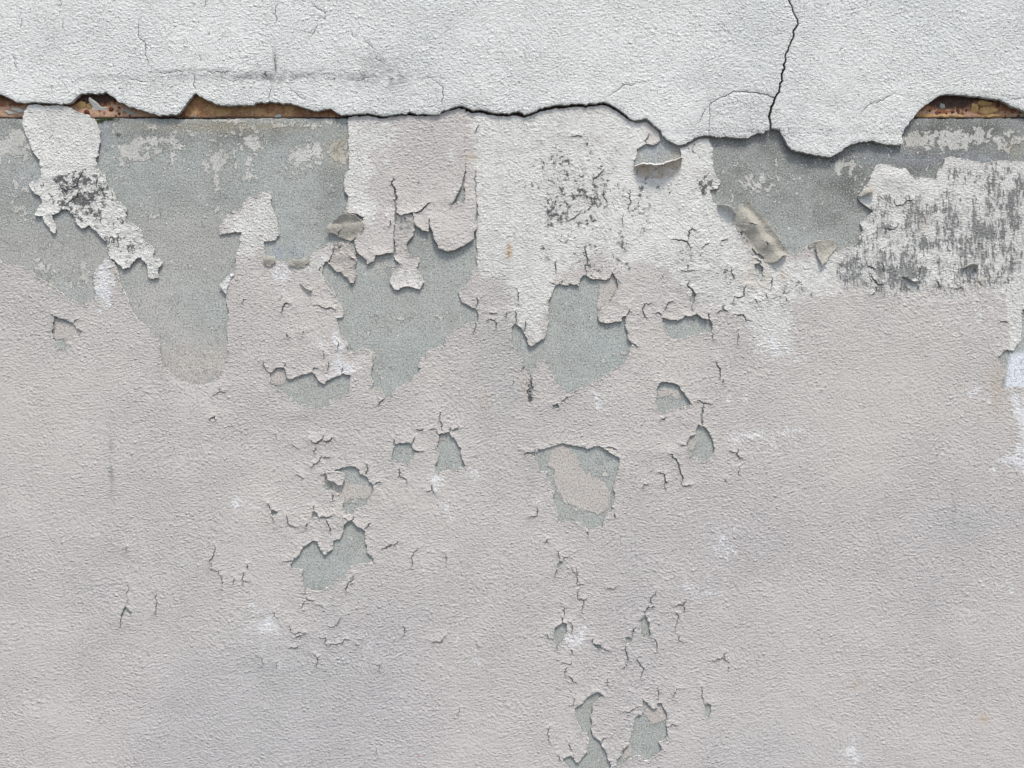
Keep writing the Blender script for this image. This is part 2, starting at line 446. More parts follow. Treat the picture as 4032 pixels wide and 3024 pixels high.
def steel_material():
    t = NT('rusty_painted_steel')
    big = t.noise(16, 4, 0.6, 0.4); mid = t.noise(70, 5, 0.65, 0.3); fine = t.noise(300, 3, 0.6)
    och = t.attr('ochre'); pink = t.attr('pink')
    col = t.mix(t.step(mid, 0.3, 0.7), (0.20, 0.085, 0.040), (0.36, 0.19, 0.10))
    pv = t.math('ADD', pink, t.math('MULTIPLY', t.math('SUBTRACT', mid, 0.5), 1.3))
    col = t.mix(t.step(pv, 0.42, 0.6), col, (0.47, 0.30, 0.20))
    ov = t.math('ADD', och, t.math('MULTIPLY', t.math('SUBTRACT', mid, 0.5), 0.9))
    oc = t.mix(t.step(t.noise(40, 4, 0.65), 0.35, 0.62), (0.42, 0.265, 0.125), (0.26, 0.13, 0.065))
    col = t.mix(t.step(ov, 0.45, 0.6), col, oc)
    col = t.mix(t.step(fine, 0.6, 0.75, 0.0, 0.35), col, (0.55, 0.50, 0.42))
    gv = t.noise(34, 5, 0.65, 0.5)
    col = t.mix(t.step(gv, 0.61, 0.66, 0.0, 0.75), col, (0.36, 0.37, 0.35))
    vd = t.voro(75); vr = t.voro(75, out='Color'); se = t.n('ShaderNodeSeparateColor'); t.l(vr, se.inputs[0])
    spots = t.math('MULTIPLY', t.step(vd, 0.20, 0.42, 1.0, 0.0), t.step(se.outputs[0], t.math('SUBTRACT', 0.95, t.math('MULTIPLY', t.attr('spots'), 0.55)), 0.98))
    col = t.mix(t.math('MULTIPLY', spots, 0.9), col, (0.085, 0.028, 0.022))
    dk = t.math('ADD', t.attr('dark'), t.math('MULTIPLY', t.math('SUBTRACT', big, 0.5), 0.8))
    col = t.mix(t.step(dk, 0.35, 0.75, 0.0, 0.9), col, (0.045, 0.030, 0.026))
    grit = t.noise(180, 4, 0.7)
    col = t.mix(t.step(grit, 0.34, 0.5, 0.55, 0.0), col, (0.07, 0.035, 0.022))
    col = t.mix(t.step(grit, 0.56, 0.7, 0.0, 0.4), col, (0.56, 0.42, 0.27))
    h = t.math('ADD', t.math('MULTIPLY', mid, 0.6), t.math('MULTIPLY', spots, 0.6))
    h = t.math('ADD', h, t.math('MULTIPLY', grit, 0.5))
    return t.done(col, 0.78, t.bump(h, 0.003, 0.9), 0.3)
M_STEEL = steel_material()
M_CHIP_W = plain('pale_grey_paint', (0.50, 0.50, 0.46), (0.60, 0.60, 0.56), 150)
M_CHIP_O = plain('ochre_paint', (0.38, 0.24, 0.10), (0.50, 0.34, 0.16), 90)
M_CHIP_G = plain('grey_green_paint', (0.27, 0.32, 0.28), (0.34, 0.37, 0.33), 120)
M_BLIST = plain('rust_scab', (0.075, 0.026, 0.018), (0.17, 0.055, 0.028), 130, bump=0.002)
M_MOSS = plain('dark_moss', (0.045, 0.060, 0.020), (0.085, 0.090, 0.030), 120)

# ------------------------------------------------------------------ film / slab builder
def film(name, F, base_out, thick, mats, parent=None, fine=3.2, coarse=6.0, lift=None, attrs=None, bounds=None, far_v=None, bevel=0.85,
         near=14.0, back_near=22.0, edge_jit=0.0, rng=None, outer=None, outer_rule=None):
    """turn a signed field into a sheet with real thickness, curled edges, and broken rims"""
    rng = rng or np.random.RandomState(5)
    cp, cs = F.contour()
    if far_v is not None: keep_v = F.v; F.v = far_v; dist, dx, dy = F.far(); F.v = keep_v
    else: dist, dx, dy = F.far()
    def grid(st, lo, hi, jit):
        gx, gy = np.meshgrid(np.arange(F.x0 + st, F.xs[-1] - st * 0.5, st), np.arange(F.y0 + st, F.ys[-1] - st * 0.5, st))
        gx = gx.ravel() + rng.uniform(-jit, jit, gx.size) * st; gy = gy.ravel() + rng.uniform(-jit, jit, gy.size) * st
        d = F.at(dist, gx, gy); v = F.at(F.v, gx, gy)
        m = (v > 1.1) & (d >= lo) & (d < hi)
        return np.stack([gx[m], gy[m]], 1)
    g1 = grid(fine, 1.4, near, 0.22); g2 = grid(coarse, near, 1e9, 0.22)
    # frame of the domain
    ex, ey = F.xs[-1], F.ys[-1]
    fx = np.arange(F.x0, ex + 0.1, coarse); fy = np.arange(F.y0 + coarse, ey, coarse)
    fr = np.concatenate([np.stack([fx, np.full_like(fx, F.y0)], 1), np.stack([fx, np.full_like(fx, ey)], 1),
                         np.stack([np.full_like(fy, F.x0), fy], 1), np.stack([np.full_like(fy, ex), fy], 1)])
    allp = [cp, g1, g2, fr]
    if outer is not None: allp.append(np.array(outer))
    P = np.concatenate(allp)
    vs, es, fs, _, _, _ = delaunay_2d_cdt([Vector(p) for p in P.tolist()], [tuple(e) for e in cs.tolist()], [], 0, 1e-5, False)
    V = np.array([v[:] for v in vs]); tri = np.array(fs, dtype=np.int64)
    c = V[tri].mean(1)
    indom = (c[:, 0] > F.x0) & (c[:, 0] < ex) & (c[:, 1] > F.y0) & (c[:, 1] < ey)
    val = F.at(F.v, c[:, 0], c[:, 1])
    keep = val > 0
    if outer_rule is not None: keep = np.where(indom, keep, outer_rule(c[:, 0], c[:, 1]))
    elif not outer: keep &= indom
    tri = tri[keep]
    # drop specks: connected pieces with very few triangles
    lab = np.arange(len(V))
    for _ in range(400):
        m = lab[tri].min(1); new = lab.copy()
        for k in range(3): np.minimum.at(new, tri[:, k], m)
        new = new[new]
        if (new == lab).all(): break
        lab = new
    comp = lab[tri[:, 0]]; ids, cnt = np.unique(comp, return_counts=True)
    tri = tri[np.isin(comp, ids[cnt > 24])]
    used = np.unique(tri); rem = np.full(len(V), -1); rem[used] = np.arange(len(used))
    V = V[used]; tri = rem[tri]
    # orient: front faces look towards -Y world (y of the plan points down)
    a = V[tri[:, 1]] - V[tri[:, 0]]; b = V[tri[:, 2]] - V[tri[:, 0]]
    cr = a[:, 0] * b[:, 1] - a[:, 1] * b[:, 0]
    tri[cr > 0] = tri[cr > 0][:, ::-1]
    x, y = V[:, 0], V[:, 1]
    d = F.at(dist, x, y); v = F.at(F.v, x, y); d = np.where((v < 3) & (d < 6), np.maximum(v, 0), d)
    ddx = F.at(np.clip(dx, -80, 80), x, y); ddy = F.at(np.clip(dy, -80, 80), x, y)
    L = np.hypot(ddx, ddy) + 1e-6
    out = base_out + 0 * x
    if lift is not None: out = out + lift(x, y, d, ddx / L, ddy / L)
    n = len(V)
    fx_, fy_, fz_ = world_xyz(x, y, out)
    co = [np.stack([fx_, fy_, fz_], 1)]
    faces = [tri]; midx = [np.zeros(len(tri), int)]
    # boundary edges
    E = np.concatenate([tri[:, [0, 1]], tri[:, [1, 2]], tri[:, [2, 0]]])
    key = np.sort(E, 1); kk = key[:, 0] * n + key[:, 1]
    u, inv, c_ = np.unique(kk, return_inverse=True, return_counts=True)
    be = E[c_[inv] == 1]
    # back sheet near the edges
    nt = (d[tri].min(1) < back_near)
    bt = tri[nt][:, ::-1]; bu = np.unique(bt); 
    bu = np.unique(np.concatenate([bu, be.ravel()])); bm = np.full(n, -1); bm[bu] = np.arange(len(bu))
    jit = rng.uniform(-edge_jit, edge_jit, len(bu)) if edge_jit else 0
    isb = np.zeros(n, bool); isb[be.ravel()] = True
    tx, ty = x + ddx / L * 2.2, y + ddy / L * 2.2
    roomy = np.clip((-F.at(F.v, tx, ty) - 0.6) / 0.8, 0, 1)
    k_in = np.where(isb[bu], 1.0, 0.0) * (-(0.15 + bevel * roomy[bu]) * (0.7 + 0.5 * vnoise(x[bu], y[bu], 7, 15)))
    bx_, by_, bz_ = world_xyz(x[bu] - ddx[bu] / L[bu] * k_in + jit, y[bu] - ddy[bu] / L[bu] * k_in, out[bu] - thick)
    co.append(np.stack([bx_, by_, bz_], 1))
    faces.append(bm[bt] + n); midx.append(np.full(len(bt), 2 if len(mats) > 2 else 0))
    q0, q1 = be[:, 0], be[:, 1]
    sk = np.concatenate([np.stack([q1, q0, bm[q0] + n], 1), np.stack([q1, bm[q0] + n, bm[q1] + n], 1)])
    # skirt uses its own verts so that the rim stays crisp
    base = n + len(bu)
    C = np.concatenate(co); un, iv = np.unique(sk, return_inverse=True); iv = iv.reshape(sk.shape)
    C = np.concatenate([C, C[un]]); faces.append(iv + base); midx.append(np.ones(len(sk), int))
    src = np.concatenate([np.arange(n), bu]); src = np.concatenate([src, src[un]])
    at = {k: f(x, y, d)[src] for k, f in (attrs or {}).items()}
    FA = np.concatenate(faces); MI = np.concatenate(midx)
    return mesh_obj(name, C, FA, mats, parent, MI, at)

rng = random.Random(11)
def R(pts, amp=0.06, jitter=0.45): return fractal(pts, True, rng, amp, 2.6, jitter)

# ------------------------------------------------------------------ traced outlines
slab_edge = (TA([(0,170),(60,185),(130,215),(160,235),(210,240),(300,238),(400,240),(500,245),(600,252),(640,240),(700,185),(720,165),(800,160),(870,160),(945,150),(1000,190),(1050,235),(1100,250),(1190,285),(1260,310),(1330,335),(1410,358),(1440,345),(1500,340),(1580,330),(1610,290),(1660,220),(1718,158),(1760,190),(1810,215),(1880,250),(1950,265),(2000,270),(2060,265),(2100,258),(2150,262)])
 + TB([(0,265),(40,240),(110,245),(150,230),(230,240),(330,245),(400,270),(470,295),(560,315),(620,300),(680,292),(720,325),(760,350),(850,345),(950,335),(1000,330),(1060,345),(1160,355),(1220,345),(1290,330),(1320,340),(1355,322),(1420,342),(1500,340),(1560,345),(1620,340),(1650,312),(1720,290),(1780,270),(1815,265),(1870,290),(1900,305),(1960,300),(2000,305),(2060,320),(2140,330)])
 + TC([(0,335),(40,322),(140,345),(200,325),(280,290),(350,275),(420,260),(500,260),(580,250),(680,262),(700,245),(740,250),(820,232),(880,250),(950,290),(1000,325),(1050,370),(1110,395),(1160,390),(1210,380),(1250,420),(1300,465),(1330,500),(1370,550),(1420,585),(1480,608),(1540,600),(1600,565),(1650,535),(1720,525),(1760,528),(1810,540),(1880,535),(1960,545),(2070,552),(2110,530),(2160,505)])
 + TD([(0,508),(20,485),(60,470),(100,470),(140,475),(160,520),(200,590),(240,650),(330,675),(430,695),(530,710),(590,712),(640,685),(690,650),(720,625),(790,600),(880,580),(950,572),(1010,590),(1100,605),(1170,612),(1212,600),(1200,540),(1215,480),(1260,430),(1310,355),(1360,300),(1400,260),(1470,220),(1530,180),(1640,170),(1760,175),(1880,190),(1990,210),(2090,240),(2200,290),(2280,320)]))
coat_top = [(x, y + 5.2) for x, y in slab_edge]      # the paint starts a little below the render's broken lip
slab_edge_f = fractal(slab_edge, False, rng, 0.05, 2.6, 0.5)
coat_top_f = fractal(coat_top, False, rng, 0.04, 2.6, 0.35)

hole_AB = (TE([(-260,20),(0,50),(60,90),(200,110),(300,170),(420,260),(520,330),(640,400),(700,450),(750,460),(760,410),(800,405),(830,400),(840,340),(820,240),(830,160),(880,90),(960,30),(1000,70),(1030,140),(1050,250),(1100,350),(1130,430),(1160,510),(1210,580),(1290,640),(1350,710),(1390,780),(1405,880),(1420,960),(1500,1050),(1600,1105),(1680,1120),(1770,1095),(1880,1030),(1955,960),(1985,880),(1990,760),(1980,640),(1995,560),(1985,440),(1975,360),(1985,280),(2010,210),(2045,150),(2060,60),(2065,0)])
 + TA([(2050,1600),(2060,1520),(2100,1440),(2110,1360),(2060,1360),(1990,1370),(1915,1380),(1915,1300),(1950,1250),(2000,1200),(2100,1140),(2150,1065),(2190,1060)])
 + TB([(30,1040),(90,1005),(140,1010),(155,1060),(150,1120),(180,1200),(210,1290),(230,1380),(190,1430),(140,1440),(90,1440),(90,1500),(100,1560),(110,1590),(180,1600),(240,1610),(330,1610),(420,1600),(480,1590),(520,1540),(580,1500),(640,1465),(700,1470),(685,1550),(640,1620)])
 + TF([(625,70),(600,120),(600,190),(700,330),(740,430),(785,500),(780,545),(720,565),(735,640),(750,700),(790,720),(820,790),(825,860),(890,850),(940,828),(990,840),(1040,860),(1040,960),(1020,1070),(1030,1170),(1100,1170),(1130,1220),(1140,1255),(1160,1258),(1200,1240),(1205,1205),(1290,1140),(1350,1100),(1430,1040),(1460,995),(1430,975),(1460,905),(1500,895),(1520,840),(1570,830),(1660,800),(1670,740),(1720,680),(1780,640),(1860,610),(1920,600),(1945,570),(1945,490),(1900,470),(1830,430),(1800,390),(1780,330),(1830,300),(1870,240),(1890,180),(1940,130),(1935,50),(1936,-20)])
 + TB([(1940,1600),(1940,1450),(1945,1330),(1940,1065),(1840,1075),(1842,850),(1834,345),(1832,240),(820,200)]) + TA([(1700,100),(-260,100)]))

hole_C = (TC([(1745,520),(1752,580),(1780,680),(1790,830),(1850,920),(1820,985),(1760,990),(1770,1070),(1820,1130),(1900,1150),(1960,1200),(1990,1300),(2070,1430),(2150,1560)])
 + TD([(20,1600),(110,1620),(200,1560),(290,1550),(360,1500),(420,1475),(460,1540),(560,1560),(620,1520),(700,1510),(760,1480),(830,1450),(850,1390),(880,1350),(850,1290),(910,1240),(960,1180),(940,1165),(880,1120),(840,1080),(830,1050),(880,980),(940,900),(950,850),(1010,770),(1060,770),(1150,800),(1250,810),(1320,900),(1420,880),(1510,900),(1530,830),(1590,720),(1640,700),(1750,730),(1850,750),(1930,765),(2000,740),(2100,735),(2212,745),(2480,750),(2480,150),(1500,100),(900,400),(0,350)]) + TC([(1745,450)]))
hole_D = TC([(1120,640),(1200,590),(1270,605),(1320,570),(1310,520),(1300,480),(1340,470),(1400,540),(1440,590),(1510,615),(1505,700),(1490,800),(1440,870),(1330,895),(1210,890),(1120,860),(1095,800),(1090,740),(1115,715)])
hole_E = TG([(620,280),(600,265),(540,255),(520,275),(470,265),(410,275),(380,360),(350,420),(350,520),(355,600),(340,650),(310,740),(270,760),(230,790),(200,805),(180,790),(170,740),(135,670),(110,640),(65,600),(30,640),(30,740),(25,790),(80,830),(120,890),(130,940),(180,1000),(240,1000),(280,915),(320,930),(360,1000),(400,1080),(450,1150),(510,1220),(600,1180),(690,1150),(790,1100),(880,1040),(1000,960),(1040,900),(1080,790),(1070,770),(1040,740),(1025,640),(1030,545),(990,550),(985,590),(930,590),(860,605),(790,580),(780,530),(820,480),(900,410),(930,340),(960,280),(945,220),(900,160),(885,210),(800,220),(720,215),(680,185),(640,200)])
holes = [hole_AB, hole_C, hole_D, hole_E,
 TG([(1335,545),(1370,560),(1430,575),(1480,580),(1520,560),(1550,535),(1600,540),(1650,520),(1690,560),(1750,570),(1780,620),(1775,690),(1700,690),(1600,715),(1530,740),(1480,750),(1410,730),(1390,690),(1340,600)]),
 TG([(1330,1115),(1400,1120),(1480,1140),(1510,1190),(1550,1240),(1600,1310),(1500,1340),(1400,1360),(1360,1390),(1300,1360),(1280,1300),(1290,1180)]),
 TG2([(1650,160),(1700,170),(1745,220),(1780,280),(1790,350),(1780,420),(1740,470),(1690,495),(1660,450),(1600,440),(1555,380),(1560,300),(1580,260),(1630,240),(1640,190)]),
 TG2([(265,365),(310,370),(370,350),(430,330),(490,322),(560,340),(640,350),(740,350),(790,345),(850,375),(900,410),(970,450),(960,560),(930,630),(915,720),(935,760),(925,810),(905,860),(905,890),(850,930),(830,1010),(825,1050),(760,1060),(700,1080),(660,1050),(580,1005),(500,1000),(440,1010),(440,950),(410,870),(390,790),(400,720),(360,660),(335,630),(350,570),(270,560),(250,480),(240,410)]),
 TF([(140,1045),(200,990),(265,985),(285,1040),(300,1085),(350,1080),(420,1050),(510,1025),(550,1070),(570,1110),(615,1135),(640,1105),(720,1065),(770,1040),(845,1055),(840,1130),(830,1200),(760,1240),(660,1270),(650,1330),(600,1330),(540,1350),(440,1310),(340,1270),(260,1225),(190,1160),(135,1135)]),
 TF2([(1605,245),(1660,235),(1700,220),(1740,270),(1770,310),(1810,370),(1810,430),(1825,480),(1835,530),(1760,545),(1680,560),(1610,580),(1580,560),(1580,500),(1600,480),(1600,380)]),
 TF2([(1220,330),(1270,315),(1320,312),(1370,322),(1390,370),(1480,385),(1440,400),(1400,405),(1390,460),(1350,490),(1280,500),(1200,475),(1205,400),(1220,360)]),
 TF2([(610,600),(640,600),(690,565),(730,545),(800,525),(880,520),(920,545),(930,590),(970,600),(1000,640),(1045,680),(1045,740),(1000,820),(960,870),(880,900),(870,940),(800,930),(770,900),(780,800),(700,740),(620,730)]),
 TF2([(860,985),(890,1030),(940,1060),(970,1080),(970,1180),(990,1220),(990,1270),(1045,1320),(1045,1355),(900,1375),(850,1390),(820,1430),(790,1480),(690,1530),(600,1600),(550,1610),(430,1570),(430,1420),(330,1410),(320,1370),(350,1325),(400,1290),(440,1210),(510,1165),(560,1175),(580,1240),(630,1290),(690,1240),(690,1170),(760,1145),(780,1090),(800,1020),(820,995)]),
 TF2([(150,895),(215,915),(160,955),(148,940)]), TF2([(530,905),(575,965),(505,965),(510,920)]),
 TE([(475,540),(530,560),(590,575),(650,605),(670,650),(720,675),(700,720),(600,730),(580,750),(590,790),(600,795),(560,825),(530,822),(500,790),(460,740),(455,680),(465,620)]),
 TE2([(630,868),(642,880),(665,900),(655,920),(640,905),(622,905),(610,952),(603,945),(612,905)]),
 TG3([(475,380),(515,400),(515,440),(510,480),(480,530),(455,570),(440,600),(425,590),(430,570),(385,540),(400,470),(410,430),(460,400)]),
 TG3([(740,565),(800,580),(812,605),(798,640),(750,600)]),
 TG3([(1190,320),(1210,340),(1230,400),(1240,470),(1235,515),(1180,520),(1155,510),(1150,400),(1160,350)]),
 TG3([(1020,515),(1070,515),(1080,540),(1060,570),(1020,590),(1018,540)]),
 TG3([(1740,1085),(1770,1110),(1770,1170),(1755,1210),(1740,1225),(1710,1200),(1708,1110)]),
 TG3([(785,985),(840,1030),(780,1060),(745,1095),(740,1150),(720,1200),(735,1250),(720,1310),(740,1370),(800,1415),(815,1450),(850,1500),(865,1570),(895,1620),(895,1740),(530,1740),(530,1659),(475,1600),(480,1575),(550,1540),(590,1600),(620,1605),(650,1550),(690,1510),(700,1440),(690,1350),(640,1350),(635,1320),(600,1240),(580,1190),(585,1130),(640,1090),(710,1020)]),
 TG3([(1170,1055),(1210,1080),(1245,1130),(1300,1130),(1305,1085),(1335,1085),(1360,1140),(1385,1190),(1385,1300),(1390,1380),(1310,1430),(1330,1510),(1290,1545),(1220,1590),(1180,1590),(1160,1545),(1100,1550),(1040,1590),(970,1640),(940,1640),(960,1560),(1000,1490),(1060,1410),(1070,1350),(1090,1280),(1120,1195),(1165,1190)]),
 TG2([(1365,640),(1390,655),(1370,680)]), TG2([(445,1345),(480,1350),(455,1400),(425,1415),(430,1370)]),
 TG([(1600,315),(1635,350),(1610,430),(1585,420)]), TG([(385,1320),(430,1300),(445,1340),(400,1340)]),
 TG([(2140,90),(2185,80),(2212,110),(2215,190),(2180,180),(2140,120)]),
 TH([(1215,200),(1260,210),(1310,240),(1365,245),(1360,310),(1290,320),(1250,270)]),
 TH2([(1975,235),(2040,180),(2060,165),(2110,175),(2150,130),(2175,40),(2185,-60),(2190,-180),(2340,-180),(2340,500),(2212,500),(2050,500),(2010,495),(2030,420),(2055,350),(2020,290)]),
 TB([(1755,455),(1800,465),(1812,500),(1780,495)]),
]
def CK(f, lst): return [(f(p), w) for p, w in lst]
cracks = (CK(TG, [([(680,-90),(680,0),(690,80),(670,130),(685,185)],3),([(420,50),(415,160)],3),([(470,265),(480,225)],2),([(415,270),(370,250)],2),([(75,300),(95,340),(90,440)],1.5),([(65,600),(75,530),(65,490)],3),([(140,665),(150,580)],2.5),([(1180,430),(1190,445),(1170,480),(1180,520),(1210,560)],4),([(1185,440),(1245,428)],2.5),([(1430,410),(1390,430),(1370,490)],2.5),([(1330,545),(1320,520),(1280,520)],3),([(1575,240),(1565,290),(1600,310),(1635,350)],4.5),([(1635,350),(1620,400),(1600,490)],2),([(1745,570),(1745,520)],2),([(1875,440),(1865,490),(1910,500)],4),([(1865,490),(1820,520)],3),([(2070,270),(2050,370),(1970,375),(1955,425)],3),([(1960,530),(2050,540),(2070,580),(2115,585)],3),([(1500,140),(1560,150),(1620,145)],1.5),([(1940,125),(1960,200)],2),([(1810,940),(1835,990),(1840,1085)],4),([(1870,1090),(1870,1130)],2.5),([(2000,670),(2010,720),(2000,790)],1.3),([(1780,690),(1790,750)],1.5),([(1030,545),(1055,500),(1060,480)],2.5),([(1080,775),(1125,810)],1.5),([(530,1245),(470,1280),(465,1300)],3),([(200,1100),(200,1150),(220,1160),(170,1200),(185,1240)],5),([(2145,40),(2180,60),(2200,90)],4),([(1690,1490),(1695,1380),(1700,1310)],7),([(1640,1290),(1665,1275),(1700,1300),(1770,1305)],3),([(2135,390),(2165,415)],2)])
 + CK(TF, [([(90,940),(95,990),(140,1045)],3),([(265,985),(285,955)],2),([(515,1025),(530,995),(560,995)],2),([(765,1040),(775,985)],2),([(240,510),(255,470),(280,430),(310,437)],3.5),([(525,450),(580,460),(640,480),(715,485)],3),([(285,700),(300,740)],3),([(1140,1255),(1100,1290),(1080,1320)],3.5),([(1620,1370),(1620,1420),(1635,1480),(1635,1530)],4),([(430,700),(440,670)],1.3),([(610,850),(615,910)],1.4),([(650,930),(645,1010)],2),([(740,770),(730,840)],1.4),([(1940,380),(1935,470)],3.5),([(1945,490),(1948,560),(1930,640),(1915,695)],5),([(2050,515),(2110,520)],1.5),([(2030,580),(2070,570),(2110,600),(2105,660)],2),([(590,110),(560,150)],1.5),([(2205,500),(2200,560)],2.5)])
 + CK(TF2, [([(1590,215),(1605,245)],4),([(1705,225),(1712,185)],2.5),([(1730,207),(1750,207),(1785,180)],3.5),([(1520,205),(1590,200)],2.5),([(1410,207),(1470,207),(1478,190)],3),([(1215,335),(1215,280)],3),([(1375,325),(1390,300),(1405,268)],4),([(975,595),(990,505)],5),([(590,597),(620,597),(625,565)],3),([(255,1350),(340,1345)],3),([(960,1065),(1000,1040),(1025,1010)],4),([(1110,1245),(1160,1222),(1230,1215)],6.5),([(1225,1215),(1265,1170)],2),([(875,960),(862,990)],2),([(780,970),(820,995)],3),([(125,840),(150,900)],3.5),([(160,955),(175,1000)],2),([(530,905),(530,865)],2.5),([(575,965),(630,970),(680,950)],3),([(630,985),(660,1050),(670,1105)],4),([(290,940),(300,1020),(380,1045)],3),([(470,1010),(460,1055)],2.5),([(690,820),(690,755)],2.5),([(500,300),(545,325),(600,285),(610,250)],4.5),([(600,290),(650,305),(695,270)],3),([(600,425),(570,480),(490,525)],2),([(600,440),(665,440)],1.5),([(545,350),(525,410)],2),([(335,330),(390,370)],1.5),([(170,230),(200,280)],1.5),([(1265,530),(1265,610),(1325,635),(1330,670)],3.5),([(1555,680),(1555,730),(1580,760)],2.5),([(1555,730),(1510,740)],2),([(1425,1210),(1420,1250),(1370,1320),(1360,1410)],1.5),([(1665,1270),(1668,1390)],1.5),([(865,1460),(850,1550)],2),([(820,1550),(808,1620)],2.5),([(430,1520),(433,1640)],2),([(1045,680),(1080,660),(1115,660)],3),([(365,595),(430,630)],1.4)])
 + CK(TE, [([(650,600),(685,565)],2),([(1850,1240),(1900,1210),(1970,1200)],3),([(1920,1200),(1925,1165)],2),([(1830,1455),(1875,1415),(1885,1460)],3),([(475,540),(460,525)],2),([(2110,430),(2135,380)],1.3)])
 + CK(TE2, [([(1075,560),(1068,620),(1050,650),(1058,685)],2.2),([(1058,685),(1095,695),(1115,750),(1110,795)],1.5),([(632,868),(635,800),(640,750)],1),([(782,800),(790,850),(778,910)],2.2),([(1220,700),(1218,745),(1212,765)],2.4),([(1218,745),(1250,748)],1.6),([(1240,660),(1235,680)],3),([(1175,730),(1160,770)],1.2),([(635,575),(635,605)],1.5),([(608,940),(603,975)],3)])
 + CK(TF3, [([(265,95),(268,112),(300,118)],3.6),([(265,112),(250,125),(250,165)],1.5),([(310,130),(350,165)],1.3),([(180,272),(210,280),(260,275)],1.2),([(210,300),(225,290),(240,284)],3.2),([(375,245),(420,235),(440,190)],1.1),([(335,300),(360,300),(372,345)],2),([(372,345),(385,330),(440,328),(455,305),(475,308)],2.2),([(180,350),(205,350),(222,340)],2.6),([(300,375),(318,400),(312,450)],1.6),([(748,240),(747,290)],2.2),([(890,318),(940,318),(967,283)],1.6),([(110,418),(112,450)],1.5),([(512,328),(514,340)],3),([(628,430),(628,470)],1.2),([(43,395),(43,440)],1.1),([(490,0),(465,75)],1.4),([(98,170),(120,205)],1.3),([(1028,655),(1018,680)],1.2),([(615,850),(620,900)],1),([(180,235),(182,265)],1.1),([(1112,320),(1120,355)],1.2)])
 + CK(TG3, [([(475,380),(470,345)],4),([(490,330),(490,255)],1.5),([(428,590),(430,625)],6),([(525,375),(560,420),(578,510)],1.8),([(385,530),(355,530),(330,480)],1.8),([(740,565),(735,535)],2),([(1190,320),(1185,295),(1215,260),(1240,258)],4),([(1290,105),(1275,145),(1240,180),(1245,230)],2.4),([(1250,265),(1275,245)],4.5),([(1075,520),(1090,470),(1110,430)],6),([(1020,590),(1030,650),(1042,700),(1040,740)],4),([(1240,515),(1270,530),(1295,570),(1275,660)],2.2),([(1140,680),(1120,710),(1150,750),(1180,790),(1160,850),(1158,890)],3.2),([(1040,740),(1005,790)],1.8),([(1450,240),(1490,235),(1520,240),(1545,185)],4),([(1520,240),(1535,290)],2),([(1785,720),(1830,705),(1880,705),(1922,738)],4),([(1890,705),(1890,650)],1.6),([(1920,770),(1915,800)],1.5),([(595,-90),(595,50),(620,65),(660,60)],3),([(612,115),(605,180),(625,195),(660,195),(650,260),(640,295)],3.6),([(660,195),(685,175)],2),([(490,740),(540,755),(555,730)],3),([(515,775),(495,860)],2.2),([(530,850),(560,900),(590,915)],5),([(1460,300),(1480,350),(1475,380),(1455,460)],2.2),([(1490,500),(1490,550),(1520,555)],2),([(555,620),(558,660)],3),([(1685,940),(1685,1020),(1710,1100)],1.7),([(1305,950),(1305,1060)],1.7),([(1530,965),(1465,965),(1455,1065)],1.4),([(1000,1165),(1060,1170),(1085,1140),(1125,1120)],3),([(1385,1300),(1430,1270),(1470,1285)],3),([(360,1280),(345,1350),(365,1430)],1.7),([(850,100),(920,95),(950,65)],1.6),([(570,1040),(575,1110)],1.5),([(530,1120),(600,1105)],1.8),([(810,1440),(860,1390)],3),([(530,1445),(555,1500)],2),([(880,870),(868,930)],1.3),([(812,605),(900,650)],1.3),([(430,1540),(470,1600)],2)])
 + CK(TG2, [([(1395,420),(1430,415),(1470,480),(1490,540),(1515,600),(1520,690)],5),([(1520,690),(1590,685)],2),([(1300,575),(1355,590),(1365,640),(1370,730)],4),([(1170,715),(1185,680),(1215,675)],2.6),([(850,360),(890,358),(950,385)],1.7),([(2000,370),(1985,420),(2010,450),(2040,455)],4),([(1930,385),(1980,400)],2),([(2015,540),(2005,620)],1.4),([(1885,635),(1897,655)],4),([(255,870),(255,950),(190,965)],3),([(345,1150),(340,1185),(320,1185)],3),([(450,1250),(445,1340)],2.2),([(480,1345),(485,1320),(535,1305)],3),([(430,1415),(410,1480)],4),([(545,1400),(590,1470)],1.6),([(700,1080),(700,1125)],2),([(925,930),(930,970)],3),([(1320,130),(1370,90)],2.5),([(145,435),(150,410),(190,405),(240,400)],4),([(905,890),(920,890)],3),([(1500,330),(1555,345)],1.2)])
 + CK(TC, [([(1420,1425),(1490,1435),(1560,1445),(1590,1520)],4),([(1570,1430),(1575,1350),(1600,1330),(1640,1345)],2.5),([(830,815),(790,870),(740,925)],4.5),([(640,1170),(590,1230),(520,1260)],3),([(1065,990),(1070,1100),(1050,1180)],2.6),([(1225,510),(1200,590)],3),([(550,525),(650,520)],1.5),([(1850,1450),(1910,1415)],2.2),([(1690,1500),(1750,1450)],1.6),([(825,1000),(830,1050),(865,1120)],2),([(1000,1200),(1005,1300)],1.3)])
 + CK(TD, [([(1150,1090),(1160,1125),(1210,1130),(1310,1080)],4),([(1060,1370),(1070,1330),(1160,1325),(1175,1280)],2.2)])
 + CK(TH, [([(1365,245),(1365,180),(1390,90)],4),([(905,90),(915,110),(990,130)],2.5),([(950,170),(960,220),(1000,265),(1060,260)],3),([(1000,270),(990,330),(950,355)],4),([(1045,80),(1050,170)],3),([(1510,230),(1535,290)],2),([(1670,310),(1750,310)],2),([(205,385),(210,410)],4),([(35,350),(45,390)],2.5),([(2065,580),(2130,600)],2.5),([(80,200),(75,300)],2),([(340,290),(345,320)],1.5),([(1890,240),(1900,290)],1.6)])
